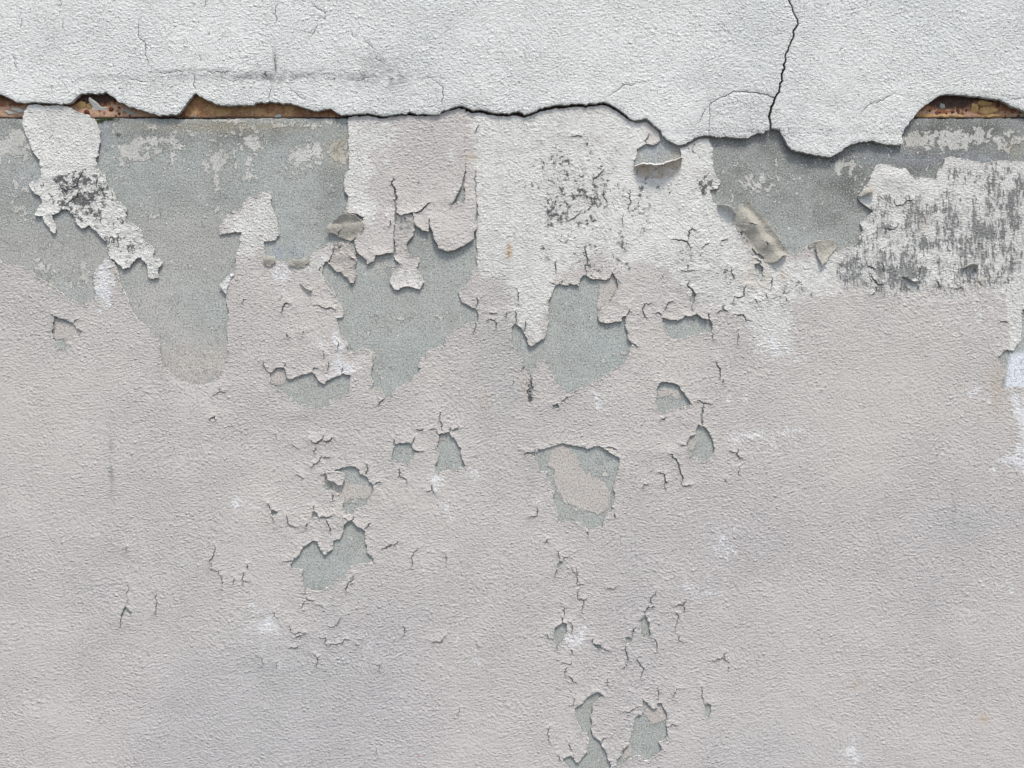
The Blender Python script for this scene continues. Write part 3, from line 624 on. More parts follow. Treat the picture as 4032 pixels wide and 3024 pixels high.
 + CK(TB, [([(1842,830),(1843,852)],3),([(1940,1600),(1941,1660)],3),([(1655,360),(1740,350),(1870,310)],2),([(1745,410),(1770,450),(1810,470)],3),([(1810,470),(1815,410)],2),([(1930,500),(1960,420)],1.8),([(1930,830),(1935,1060)],1.3)]))
# widths were read in zoomed pixels: 1 px = 0.226 mm; keep them just wide enough to stay open
def cw(w): return max(1.35, w * 0.52 + 0.95)

# ------------------------------------------------------------------ ground
def ground():
    co = [(-9, 0.6, 0), (9, 0.6, 0), (9, -14, 0), (-9, -14, 0)]
    # one sheet, large enough to reach well past anything the wall could reflect
    S = 60
    co = [(-S, 1.0, 0), (S, 1.0, 0), (S, -S, 0), (-S, -S, 0)]
    o = mesh_obj('pavement', co, [(0, 3, 2, 1)], [M_GROUND], origin=np.zeros(3)); tag(o, kind='structure')
ground()

# ------------------------------------------------------------------ masks shared by the materials
WX0, WX1, WY0, WY1 = -1400.0, 3400.0, -1300.0, 2056.0
ALEFT = TS([(0,300),(60,300),(75,340),(0,370)])
white_zone = TS([(1022,235),(1380,240),(1400,320),(1380,380),(1560,420),(1620,560),(1840,560),(2212,560),(2212,630),(1850,615),(1700,660),(1705,760),(1640,735),(1600,690),(1500,640),(1440,590),(1330,575),(1290,545),(1200,600),(1160,735),(1110,690),(1090,600),(1035,600)])
white_zone2 = TS([(1480,290),(1545,300),(1560,420),(1480,560),(1400,520),(1380,400)])
white_zone3 = TS([(1860,350),(2230,330),(2230,640),(1840,620),(1790,600),(1850,500)])
def coat_white(x, y, d):
    w = np.maximum.reduce([soft(x, y, white_zone, 30), soft(x, y, white_zone2, 14), soft(x, y, white_zone3, 60)])
    w = np.maximum(w, soft(x, y, TS([(480,480),(600,400),(620,520),(520,560)]), 18) * 0.75)
    w = np.maximum(w, soft(x, y, TS([(2170,600),(2230,600),(2230,760),(2180,760)]), 6) * 0.95)
    w = np.maximum(w, blob(x, y, *TS([(1660,720)])[0], 45, 60) * 0.75)
    for (cx, cy, rx, ry, a) in [(700,570,60,40,.6),(1350,600,90,50,.35),(2100,690,110,60,.4),(2060,640,150,40,.4)]:
        w = np.maximum(w, blob(x, y, *TS([(cx, cy)])[0], rx, ry) * a)
    w -= 0.55 * soft(x, y, TS([(1355,600),(1380,560),(1440,580),(1400,640)]), 20)
    return np.clip(w, 0, 1)
CH = [(225,600,14,42,1.5),(615,590,18,26,.9),(735,755,14,40,.95),(745,800,30,22,.85),(700,745,22,14,.6),(940,1030,16,26,.85),(1018,1025,14,14,.9),(960,1100,26,22,.65),(1290,855,18,20,.9),(1690,940,45,20,.75),(1605,940,24,14,.7),(1590,860,36,14,.55),(1560,1180,22,24,.8),(1520,1270,46,20,.65),(1440,860,22,14,.6),(1240,1380,22,20,.9),(1255,1360,30,12,.55),(570,1355,40,36,.75),(590,1400,45,30,.6),(800,1410,16,26,.6),(1030,1415,16,16,.6),(1835,1625,14,24,.95),(2165,1270,34,18,.6),(2100,1265,38,20,.4),(2120,850,30,12,.7),(2055,860,10,10,.5),(515,1085,20,10,.7),(1690,750,40,26,.7),(1700,700,30,20,.5),(90,1020,14,8,.3),(985,1390,8,10,.6),(1670,860,14,8,.4),(700,860,18,10,.5)]
chalk_poly = TH2([(2050,495),(2340,495),(2340,1310),(2212,1240),(2150,1200),(1990,1180),(1930,1285),(1890,1230),(1950,1120),(2050,1080),(2130,1000),(2155,800),(2100,740),(2075,600)])
def coat_chalk(x, y, d):
    w = 0 * x
    for cx, cy, rx, ry, a in CH: w = np.maximum(w, a * blob(x, y, *TS([(cx, cy)])[0], rx * 1.6, ry * 1.6))
    w = np.maximum(w, soft(x, y, chalk_poly, 16) * 1.0)
    return w * (0.8 + 0.25 * vnoise(x, y, 9, 31))
def coat_mould(x, y, d):
    w = 0 * x
    for cx, cy, rx, ry, a in [(1215,355,44,56,.60),(1275,425,90,60,.62),(1212,445,60,80,.62),(1250,410,150,140,.47),(1390,430,60,90,.44),(1200,520,40,60,.42),(1250,385,90,60,.40),(1310,560,80,110,.50),(1160,470,60,110,.22),(1440,460,110,120,.32),(1395,480,34,60,.42),(1470,560,70,70,.42),(1560,590,90,60,.40),(1430,640,100,40,.30),(1700,620,90,40,.42),(1050,600,40,60,.2),(1170,660,60,60,.25),(1530,400,36,34,.62),(1390,395,22,46,.62),(1500,330,30,30,.45),(1620,600,70,36,.4),(1145,830,14,46,.6),(1145,860,10,14,.7),(1130,785,10,30,.5),(1240,500,60,60,.34),(760,600,60,60,.3),(900,470,90,50,.1),(1100,560,50,40,.25),(1180,520,40,70,.35),(1150,980,18,20,.5),(700,560,40,30,.35),(1230,860,30,10,.4)]:
        w = np.maximum(w, a * blob(x, y, *TS([(cx, cy)])[0], rx, ry))
    z = soft(x, y, TS([(1880,400),(2000,420),(2040,350),(2230,340),(2230,600),(2150,640),(1860,640),(1810,620),(1790,570),(1850,490)]), 30)
    w = np.maximum(w, z * (0.53 + 0.12 * vnoise(x, y, 30, 41) + 0.14 * vnoise(x, y * 0.25, 9, 42)))
    for cx, cy, rx, ry, a in [(2105,480,34,34,.30),(2150,540,60,40,.14),(1950,590,60,30,.2),(1820,600,34,40,.12),(1900,620,80,22,.2),(2150,400,40,26,.1),(1965,450,20,40,.1)]:
        w = w + 0.6 * a * blob(x, y, *TS([(cx, cy)])[0], rx, ry)
    w += 0.06 * (vnoise(x, y, 14, 44))
    return np.clip(w, 0, 1)
def coat_stain(x, y, d):
    w = 0 * x
    for cx, cy, rx, ry, a in [(242,1000,5,70,.7),(70,1060,3,60,.3),(2060,1090,4,44,.45),(1145,1010,20,60,.25),(400,1600,60,20,.1)]:
        w = np.maximum(w, a * blob(x, y, *TS([(cx, cy)])[0], rx, ry))
    return w
def coat_ochre(x, y, d):
    w = 0 * x
    for cx, cy, rx, ry, a in [(1100,545,4,17,1.3),(1010,340,18,6,.35),(1130,830,8,20,.4),(2150,840,20,50,.25),(1990,480,16,20,.35),(1690,600,14,10,.3),(2110,610,30,20,.25),(1850,1480,9,9,.6),(2125,1550,9,9,.6),(1050,870,10,20,.3),(1640,600,40,26,.3)]:
        w = np.maximum(w, a * blob(x, y, *TS([(cx, cy)])[0], rx, ry))
    return w
def coat_tint(x, y, d):
    """violet-grey drift towards the bottom and the bottom left"""
    t = np.clip((y - 500) / 1000, 0, 1) * 0.30 - 0.08
    t = t + 0.35 * blob(x, y, *TS([(620,1560)])[0], 230, 140) + 0.15 * blob(x, y, *TS([(1700,1600)])[0], 180, 90) + 0.3 * blob(x, y, *TS([(2090,1130)])[0], 50, 24)
    return t
CR = [(700,640,90,70,.55),(660,760,110,60,.5),(800,560,60,60,.9),(1150,680,70,60,.8),(1500,600,120,90,.8),(1650,640,110,60,.7),(760,1050,110,80,.6),(640,1130,110,70,.6),(1200,850,110,70,.4),(1440,1010,120,50,.4),(1330,680,60,60,.7),(1250,1330,110,120,.4),(1980,590,240,60,.9),(1600,560,60,60,.9),(1010,280,36,30,1.0),(640,1380,150,60,.4),(1310,1560,160,90,.3),(1460,900,60,50,.4),(160,500,150,110,.8),(950,960,110,40,.4),(870,500,110,60,.25)]
def wash(x, y, d=None):
    w = 0 * x
    for cx, cy, rx, ry, a in [(1085,800,60,190,.55),(1110,950,40,120,.35),(640,1440,160,110,.45),(700,1250,120,120,.25),(600,900,120,90,.3),(430,1000,60,160,.15),(560,1560,160,110,.35),(620,850,80,30,.3),(1500,620,120,60,.25),(80,640,120,60,.3),(300,880,120,60,.15),(1650,1600,200,60,.2),(2080,1130,60,24,.5),(850,990,120,60,.2),(380,620,60,60,.3)]:
        w = np.maximum(w, a * blob(x, y, *TS([(cx, cy)])[0], rx, ry))
    return w * (0.85 + 0.3 * vnoise(x * 2.2, y * 0.7, 60, 47))
def streak(x, y, d=None):
    return np.clip(soft(x, y, TS([(1790,300),(2400,300),(2400,700),(1790,700)]), 60) + 0.4 * soft(x, y, TS([(1280,520),(1700,520),(1700,700),(1280,700)]), 60), 0, 1)
def crumple(x, y, d=None):
    w = 0 * x
    for cx, cy, rx, ry, a in CR: w = np.maximum(w, a * blob(x, y, *TS([(cx, cy)])[0], rx, ry))
    return w
AT = {'white': coat_white, 'chalk': coat_chalk, 'mould': coat_mould, 'stain': coat_stain, 'ochre': coat_ochre, 'tint': coat_tint, 'crumple': crumple, 'streak': streak, 'wash': wash}

BUMPS = [(1930,385,34,22,5.0),(1890,440,20,20,3.0),(1990,400,14,30,2.0),  # folds and dents: (x, y, rx, ry, mm)
 (1440,975,50,14,2.0),(1480,905,24,14,1.5),(300,680,16,60,1.5),(360,790,20,40,1.8),(330,740,22,30,2.2),
 (560,860,30,30,1.6),(640,890,40,16,2.0),(790,770,18,12,-1.2),(1845,560,40,16,1.5),(1520,700,30,30,1.5),(1150,790,18,40,2.0),
 (690,950,30,14,2.2),(740,1120,30,20,1.8),(1330,1560,30,30,1.2),(1890,1400,18,10,1.2),(440,850,70,14,-1.2),(1135,790,12,26,-1.5)]
sink_poly = TE([(1440,900),(1560,1000),(1700,1040),(1900,980),(2000,900),(2010,1050),(1860,1150),(1660,1180),(1500,1110)])
def coat_lift(x, y, d, nx, ny):
    m = 0.55 * vnoise(x, y, 95, 1) + 0.35 * vnoise(x, y, 38, 2) + 0.16 * vnoise(x, y, 13, 3)
    cr = crumple(x, y)
    m = m + cr * (1.8 * np.abs(vnoise(x, y, 17, 4)) + 0.8 * vnoise(x, y, 8, 5))
    for cx, cy, rx, ry, a in BUMPS: m = m + a * blob(x, y, *TS([(cx, cy)])[0], rx, ry)
    up = np.clip(ny, 0, 1)                       # the hole lies below: this lip hangs free
    n = 0.5 + 0.5 * vnoise(x, y, 30, 6)
    side = np.abs(nx)
    Lf = 0.2 + up * (0.5 + 2.3 * n) + side * (0.4 + 1.4 * (0.5 + 0.5 * vnoise(x, y, 40, 7))) + cr * 1.0 * (0.5 + 0.5 * vnoise(x, y, 11, 8))
    tau = 5.5 + 4 * n
    lift = Lf * np.exp(-d / tau)
    lift *= 1 - 0.85 * np.clip(1 - np.abs(y - 240) / 30, 0, 1) * (y < 260)      # pinned along the render joint
    sk = soft(x, y, sink_poly, 16)
    ed = vnoise(x, y, 5, 9) * np.exp(-d / 3) * 0.5
    return (m + lift + ed) * (1 - sk) - 2.2 * sk

# ------------------------------------------------------------------ wall: cement render behind everything
wall = empty('wall', 1008, WY1, 0, 'grey cement rendered wall showing wherever the paint has peeled off', 'wall')
TOP = 233.5
def build_cement():
    xs = np.concatenate([np.linspace(WX0, -70, 12), np.arange(-60, 2077, 4.5), np.linspace(2090, WX1, 12)])
    ys = np.concatenate([np.arange(TOP, 1100, 4.5), np.arange(1100, 1573, 9.0), np.linspace(1590, WY1, 8)])
    gx, gy = np.meshgrid(xs, ys); sh = gx.shape; x = gx.ravel(); y = gy.ravel().copy()
    top = (gy == TOP).ravel()
    out = 0.35 * vnoise(x, y, 70, 51) + 0.12 * vnoise(x, y, 15, 52)
    for cx, cy, rx, ry, a in [(430,800,70,50,.8)]:
        out += a * blob(x, y, *TS([(cx, cy)])[0], rx, ry)
    y = y + np.where(top, 0.9 * vnoise(x, y, 6, 53) + 1.3 * vnoise(x, y, 60, 54), 0)
    out = out - np.where(top, 0.6, 0)
    idx = np.arange(x.size).reshape(sh)
    q = np.stack([idx[:-1, :-1], idx[1:, :-1], idx[1:, 1:], idx[:-1, 1:]], -1).reshape(-1, 4)
    # top ledge going back into the wall
    n = x.size; tx, ty = x[idx[0]], y[idx[0]]
    bx, by, bz = world_xyz(tx, ty, np.full_like(tx, -14.0)); wx, wy, wz = world_xyz(x, y, out)
    C = np.concatenate([np.stack([wx, wy, wz], 1), np.stack([wx[idx[0]], wy[idx[0]], wz[idx[0]]], 1), np.stack([bx, by, bz], 1)])
    m = len(tx); k = np.arange(m - 1)
    led = np.stack([n + k, n + k + 1, n + m + k + 1, n + m + k], 1)
    F = np.concatenate([q, led])
    a = {}
    bz_ = 0 * x
    P = [TG([(760,225),(885,215),(905,165),(950,230),(965,285),(930,350),(900,420),(820,490),(780,480),(770,400),(790,300)]),
         TG2([(355,330),(490,320),(540,360),(600,450),(650,560),(740,600),(850,680),(895,800),(880,900),(800,950),(620,900),(480,820),(400,700),(400,560),(350,520)]),
         TG2([(1560,290),(1630,250),(1650,300),(1620,380),(1560,400)]), TG([(1290,1180),(1480,1180),(1520,1260),(1300,1260)]),
         TF([(140,1045),(200,990),(285,990),(300,1085),(240,1140),(135,1135)]), TF2([(600,620),(1045,700),(1000,820),(860,800),(780,860),(700,740)]),
         TG3([(1190,1130),(1300,1100),(1385,1180),(1385,1280),(1250,1280),(1180,1200)]), TG3([(1000,1490),(1060,1410),(1085,1560),(960,1640)]),
         TG([(880,880),(980,840),(1050,880)]), TF2([(1605,245),(1670,240),(1660,300),(1605,310)]), TE([(470,560),(700,620),(700,760),(470,740)]),
         TF([(940,820),(1050,850),(1045,960),(880,900)])]
    for p in P: bz_ = np.maximum(bz_, soft(x, y, p, 16))
    z = 0.42 * soft(x, y, TE([(-200,-300),(900,-300),(1700,-500),(2212,-100),(1900,300),(700,420),(-200,150)]), 90); z = np.maximum(z, soft(x, y, TE([(1080,380),(1200,560),(1400,800),(1500,1100),(1760,1120),(1990,950),(1985,760),(1700,640),(1500,420),(1600,200),(1250,180)]), 60) * 0.6)
    z = np.maximum(z, soft(x, y, TE([(1380,800),(1500,1120),(1760,1140),(2010,980),(1995,800)]), 40) * 0.95)
    z = np.maximum(z, 0.55 * blob(x, y, *TF([(1080,70)])[0], 26, 26)); z = np.maximum(z, 0.4 * blob(x, y, *TS([(60,520)])[0], 60, 50))
    a['beige'] = np.maximum(bz_, 0.25 * z); a['soft_beige'] = np.clip(z * 1.2, 0, 1)
    w = 0 * x
    for cx, cy, rx, ry, v in [(285,335,52,24,.86),(250,330,20,30,.5),(330,305,60,12,.6),(470,355,40,38,.70),(540,310,40,22,.55),(545,350,24,30,.5),(680,335,62,26,.92),(720,330,40,34,.75),(640,270,60,7,.85),(500,262,40,6,.8),(450,275,200,10,.45),(560,275,50,8,.6),(25,320,50,26,.9),(60,300,30,20,.7),(35,350,60,20,.6),(60,420,60,60,.35),(2060,300,110,24,.95),(1990,300,50,24,.7),(1640,395,80,36,.4),(1830,350,50,40,.42),(1900,360,80,30,.4),(2170,300,40,30,.5),(2000,370,40,20,.5),(120,640,60,60,.25),(170,590,40,40,.55),(100,580,40,20,.5),(350,330,90,40,.4),(1340,330,20,30,.3),(1850,345,40,14,.5)]:
        w = np.maximum(w, v * blob(x, y, *TS([(cx, cy)])[0], rx, ry))
    a['white'] = w
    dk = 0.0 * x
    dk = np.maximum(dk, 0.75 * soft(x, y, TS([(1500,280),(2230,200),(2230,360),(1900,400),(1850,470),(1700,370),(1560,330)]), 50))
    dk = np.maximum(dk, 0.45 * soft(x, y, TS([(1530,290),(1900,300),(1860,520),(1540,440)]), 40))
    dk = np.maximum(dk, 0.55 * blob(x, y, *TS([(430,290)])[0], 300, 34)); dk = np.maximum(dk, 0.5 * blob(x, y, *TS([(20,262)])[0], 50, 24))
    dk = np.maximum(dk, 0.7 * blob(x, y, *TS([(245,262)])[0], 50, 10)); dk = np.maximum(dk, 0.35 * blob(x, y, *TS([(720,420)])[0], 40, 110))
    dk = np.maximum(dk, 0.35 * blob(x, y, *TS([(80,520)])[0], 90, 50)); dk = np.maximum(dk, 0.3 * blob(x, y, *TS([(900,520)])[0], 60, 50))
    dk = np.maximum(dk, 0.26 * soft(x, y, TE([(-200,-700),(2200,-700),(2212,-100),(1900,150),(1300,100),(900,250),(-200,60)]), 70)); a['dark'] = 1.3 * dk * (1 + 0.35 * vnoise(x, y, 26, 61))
    a['ochre'] = np.maximum.reduce([0.6 * blob(x, y, *TS([(735,325)])[0], 26, 34), 0.5 * blob(x, y, *TS([(500,275)])[0], 180, 12), 0.35 * blob(x, y, *TS([(2190,320)])[0], 20, 20), 0.5 * blob(x, y, *TS([(1465,330)])[0], 14, 20)])
    a['blue'] = np.maximum.reduce([0.8 * blob(x, y, *TS([(615,545)])[0], 26, 14), 0.55 * blob(x, y, *TS([(1430,325)])[0], 40, 22), 0.45 * blob(x, y, *TS([(2020,345)])[0], 150, 12), 0.55 * blob(x, y, *TS([(228,290)])[0], 12, 26), 0.3 * blob(x, y, *TS([(90,420)])[0], 40, 60)])
    a['paint'] = soft(x, y, TH2([(2100,210),(2360,150),(2360,520),(2050,500),(2060,380)]), 3)
    for nm in a: a[nm] = np.concatenate([a[nm], a[nm][idx[0]], a[nm][idx[0]]])
    sm = np.ones(len(F), bool)
    mesh_obj('cement_render', C, F, [M_CEM], wall, attrs=a, smooth=sm)
build_cement()
# masonry core of the wall, behind the render and the lintel
def box(name, x0, x1, y0, y1, o0, o1, mat, parent):
    a = world_xyz(x0, y1, o1); b = world_xyz(x1, y0, o0)
    X0_, X1_, Y0_, Y1_, Z0_, Z1_ = float(a[0]), float(b[0]), float(a[1]), float(b[1]), float(a[2]), float(b[2])
    if Y0_ > Y1_: Y0_, Y1_ = Y1_, Y0_
    co = [(X0_, Y0_, Z0_), (X1_, Y0_, Z0_), (X1_, Y1_, Z0_), (X0_, Y1_, Z0_), (X0_, Y0_, Z1_), (X1_, Y0_, Z1_), (X1_, Y1_, Z1_), (X0_, Y1_, Z1_)]
    f = [(0, 3, 2, 1), (4, 5, 6, 7), (0, 1, 5, 4), (1, 2, 6, 5), (2, 3, 7, 6), (3, 0, 4, 7)]
    return mesh_obj(name, co, f, [mat], parent, smooth=[False] * 6)
box('masonry_core', WX0, WX1, WY0, WY1, -16, -260, M_RAW, wall)

# ------------------------------------------------------------------ paint coat
F = Field()
above = [(X0 - 30, Y0 - 30), (X0 - 30, coat_top_f[0][1])] + coat_top_f + [(X1 + 30, coat_top_f[-1][1]), (X1 + 30, Y0 - 30)]
F.cut(above)
for h in holes: F.cut(R(h))
for p, w in cracks: F.crack(p, cw(w), True, rng)
# hairline web around the blistered areas
V_solid = F.v.copy()
for cx, cy, rx, ry, a in CR:
    if a < 0.35: continue
    for _ in range(1):
        x, y = TS([(cx + rng.uniform(-rx, rx), cy + rng.uniform(-ry, ry))])[0]
        th = rng.uniform(0, 6.3); pts = [(x, y)]
        for _ in range(rng.randint(1, 3)):
            th += rng.uniform(-0.9, 0.9); L = rng.uniform(5, 13); pts.append((pts[-1][0] + L * math.cos(th), pts[-1][1] + L * math.sin(th)))
        F.crack(pts, 1.05, True, rng)
xo = []
for xx in np.arange(WX0, WX1 + 1, 60):
    for yy in np.arange(238, WY1 + 1, 60): 
        if xx < X0 - 10 or xx > X1 + 10 or yy > Y1 + 10: xo.append((xx, yy))
    xo.append((xx, WY1))
film('paint_coat', F, 2.6, 1.3, [M_COAT, M_EDGE, M_BACK], None, 3.0, 5.5, coat_lift, AT, outer=xo, far_v=V_solid,
     outer_rule=lambda x, y: y > 238)
coat = bpy.data.objects['paint_coat']
tag(coat, 'wide beige textured paint coat, full of holes and cracks, covering the lower wall', 'paint coat')

# ------------------------------------------------------------------ pieces of coat that hang on their own
def piece(name, label, cat, pts, base=2.6, amp=0.06, lift=None, cracks_=(), attrs=None, thick=1.3, mats=None, group=None, near=10, fine=2.6, extra_cut=()):
    P = np.array(pts); f = Field(P[:, 0].min() - 10, P[:, 1].min() - 10, P[:, 0].max() + 10, P[:, 1].max() + 10)
    f.v[:] = 8; f.keep(R(pts, amp))
    for c in extra_cut: f.cut(R(c))
    for p, w in cracks_: f.crack(p, cw(w), True, rng)
    o = film(name, f, base, thick, mats or [M_COAT, M_EDGE, M_BACK], None, fine, 4.5, lift or coat_lift, attrs or AT, near=near, back_near=60)
    return tag(o, label, cat, group)
def const(v): return lambda x, y, d: np.full(len(x), float(v))
def att(**k):
    a = dict(AT)
    for n_, v in k.items(): a[n_] = v if callable(v) else const(v)
    return a
left_patch = (TA([(265,258),(350,256),(450,265),(540,265),(620,280),(680,315),(750,340),(820,375),(855,430),(880,500),(885,570),(870,640),(865,700),(840,720),(855,780),(875,830),(920,860),(935,930),(975,980),(1010,1040),(1020,1090),(1080,1130),(1120,1165),(1100,1200),(1115,1260),(1180,1300),(1240,1340),(1250,1420),(1300,1460),(1350,1510),(1340,1560),(1400,1600),(1430,1640)])
 + TE([(1430,80),(1390,120),(1380,170),(1390,205),(1350,218),(1300,200),(1290,120),(1270,70),(1240,30),(1190,50),(1150,90),(1140,120),(1090,135),(1030,85),(1005,55),(975,40)])
 + TA([(960,1560),(955,1500),(940,1450),(890,1400),(850,1350),(790,1300),(720,1330),(660,1270),(640,1200),(590,1160),(545,1165),(500,1200),(460,1210),(480,1270),(500,1320),(490,1370),(450,1350),(400,1280),(380,1220),(310,1210),(340,1150),(380,1100),(350,1040),(280,990),(270,930),(370,860),(370,800),(360,750),(320,690),(280,610),(240,520),(215,450),(210,350),(230,300)]))
def lp_mould(x, y, d):
    return 0.30 * soft(x, y, TS([(60,370),(220,370),(300,480),(340,600),(240,560),(130,460)]), 24) + 0.34 * blob(x, y, *TS([(170,410)])[0], 70, 60) * 0.8 + 0.12 + 0.1 * vnoise(x, y, 20, 71)
def lp_cr(x, y, d): return 0.95 * soft(x, y, TS([(60,365),(230,365),(360,480),(360,620),(200,620),(60,500)]), 20)
def lp_lift(x, y, d, nx, ny):
    c = lp_cr(x, y, d)
    return 0.5 * vnoise(x, y, 70, 81) + 1.6 * (y < 330) * np.exp(-d / 16) + c * (1.5 * np.abs(vnoise(x, y, 12, 82)) + 0.9 * np.abs(vnoise(x, y, 6, 83))) + (0.4 + 1.5 * np.clip(ny, 0, 1) + 0.7 * np.abs(nx)) * np.exp(-d / 7)
piece('paint_flap', 'tall white paint flap with crazed mouldy lower half, hanging at far left below the render', 'paint flap', left_patch, 2.9, 0.07, lp_lift,
      CK(TA, [([(730,820),(705,880),(680,960),(640,980)],4),([(640,980),(600,990),(560,950)],3),([(700,990),(680,1050),(630,1090),(580,1130)],3.6),([(860,890),(850,980)],3),([(1035,1370),(1030,1430),(1035,1510)],3),([(500,900),(540,980),(600,1010)],2.5),([(880,1200),(885,1290)],2),([(960,1410),(1010,1420)],2),([(690,980),(720,1030)],1.6),([(1120,1480),(1140,1560)],1.6)]),
      att(white=0.95, mould=lp_mould, crumple=lp_cr, chalk=0, stain=0.0, ochre=0, tint=0), thick=1.6)
sheet = TB([(826,368),(1000,348),(1060,362),(1160,372),(1240,360),(1300,348),(1380,352),(1500,355),(1612,352),(1640,330),(1720,306),(1790,286),(1841,288),(1841,600),(1838,820),(1824,880),(1808,950),(1780,1020),(1750,1080),(1720,1118),(1780,1100),(1838,1080),(1938,1068),(1938,1200),(1942,1330),(1915,1360),(1912,1425),(1870,1450),(1800,1490),(1700,1530),(1610,1500),(1570,1420),(1550,1340),(1525,1280),(1520,1360),(1470,1350),(1410,1300),(1400,1230),(1390,1190),(1330,1200),(1280,1215),(1235,1180),(1228,1200),(1225,1240),(1215,1400),(1215,1540),(1150,1545),(1065,1560),(1050,1610),(990,1645),(985,1600),(930,1560),(890,1500),(880,1430),(900,1400),(950,1310),(960,1230),(880,1200),(810,1190),(815,1130),(830,1060),(810,1020),(790,960),(790,870),(830,800),(832,760),(822,560)])
def sh_white(x, y, d):
    return np.maximum.reduce([soft(x, y, TB([(820,360),(900,360),(960,600),(1050,800),(980,1000),(1100,1150),(1000,1300),(800,1100)]), 22) * .95, 0.7 * blob(x, y, *TB([(1000,560)])[0], 60, 60), 0.5 * blob(x, y, *TB([(1300,1160)])[0], 50, 22), 0.55 * blob(x, y, *TB([(1190,460)])[0], 20, 14), 0.6 * blob(x, y, *TB([(1730,700)])[0], 14, 24)])
def sh_mould(x, y, d): return 0.10 + 0.5 * blob(x, y, *TB([(880,880)])[0], 8, 8) + 0.45 * blob(x, y, *TB([(1420,1000)])[0], 26, 18) + 0.3 * blob(x, y, *TB([(1620,990)])[0], 10, 8) + 0.3 * blob(x, y, *TB([(1440,930)])[0], 6, 8)
def sh_lift(x, y, d, nx, ny):
    lo = np.clip((y - 280) / 250, 0, 1)
    t = 0.6 * vnoise(x, y, 80, 91) + 0.25 * vnoise(x, y, 24, 92) + 1.2 * lo
    b = TB([(1700,1400)])[0]; t = t + 5.0 * blob(x, y, b[0], b[1], 50, 40)
    b = TB([(1740,1060)])[0]; t = t + 2.5 * blob(x, y, b[0], b[1], 22, 16)
    pin = np.clip((y - 236) / 40, 0, 1)
    return t + pin * (0.6 + 3.0 * np.clip(ny, 0, 1) * (0.6 + 0.4 * vnoise(x, y, 25, 93)) + 1.6 * np.abs(nx)) * np.exp(-d / 9)
piece('paint_sheet', 'squarish beige paint sheet with long slit and ragged hanging lower edge', 'paint sheet', sheet, 3.5, 0.05, sh_lift,
      CK(TB, [([(1200,925),(1208,960),(1232,1000),(1245,1060),(1238,1120),(1228,1185)],8),([(1190,960),(1205,930),(1220,880)],1.6),([(1395,1190),(1450,1180),(1500,1140),(1555,1105)],4),([(1520,1290),(1535,1240)],2),([(1190,1250),(1185,1320)],2)]),
      att(white=sh_white, mould=sh_mould, chalk=lambda x, y, d: 0.5 * blob(x, y, *TB([(1000,1300)])[0], 14, 16), ochre=0, tint=0, stain=0, crumple=lambda x, y, d: 0.35 * np.clip((y - 400) / 100, 0, 1)))
stem = TB([(1242,1200),(1290,1222),(1390,1205),(1395,1260),(1402,1340),(1370,1410),(1330,1470),(1355,1560),(1440,1580)]) + TF([(1440,20),(1430,90),(1430,150),(1485,250),(1450,310),(1380,290),(1320,285),(1230,315),(1190,260),(1185,220),(1210,170),(1250,130),(1270,90),(1225,30)]) + TB([(1222,1600),(1237,1520),(1232,1450),(1228,1350),(1240,1280)])
def st_lift(x, y, d, nx, ny): return 0.7 * vnoise(x, y, 22, 95) + 0.9 * np.abs(vnoise(x, y, 9, 96)) + (0.6 + 3 * np.clip(ny, 0, 1) + np.abs(nx)) * np.exp(-d / 7)
piece('paint_flake', 'long narrow grey-beige paint flake with anvil-shaped foot, hanging beneath the slit sheet', 'paint flake', stem, 1.5, 0.07, st_lift, (),
      att(white=lambda x, y, d: 0.55 * np.clip((y - 500) / 40, 0, 1), mould=0.28, chalk=0, stain=lambda x, y, d: 0.8 * np.clip((500 - y) / 60, 0, 1) , crumple=0.6, ochre=0))
spike = TB([(715,1458),(760,1442),(840,1440),(870,1500),(890,1540),(885,1655)]) + TF([(888,90),(895,180),(872,252),(835,248),(815,205),(760,155),(700,140),(665,90),(645,45)]) + TB([(655,1640),(695,1550),(708,1490)])
piece('paint_flake', 'pointed grey paint flake directly below the rolled flap, tip pointing down', 'paint flake', spike, 1.7, 0.07, st_lift,
      CK(TF, [([(840,30),(880,50)],2)]), att(white=0.2, mould=0.36, chalk=0, stain=0.35, crumple=0.9, ochre=0.1))
tri_fl = TE([(1918,276),(1960,235),(2030,165),(2045,185),(2010,230),(1985,300),(1978,358),(1950,325)])
def tri_lift(x, y, d, nx, ny):
    return 3.0 + np.clip((TE([(2000, 0)])[0][0] - x) * 0.12, 0, 6) + 0.3 * vnoise(x, y, 8, 98)
piece('paint_flake', 'small pure white triangular paint flake turned outwards beside the tall bare patch', 'paint flake', tri_fl, 2.4, 0.03, tri_lift, (),
      att(white=1.0, mould=0.0, chalk=0.9, stain=0, crumple=0.1, ochre=0), fine=2.2)
hole_fl = TF2([(628,570),(690,564),(740,568),(790,578),(790,620),(772,680),(735,684),(718,658),(655,640),(645,610)])
piece('paint_flake', 'small beige paint flake curling down over a small round hole, low centre-left', 'paint flake', hole_fl, 3.2, 0.05,
      lambda x, y, d, nx, ny: 1.5 + 0.10 * np.clip(y - 925, 0, 40) + 1.2 * np.exp(-d / 5) + 0.5 * vnoise(x, y, 8, 99), (), att(white=0.1, mould=0.22, crumple=0.5, stain=0.1))

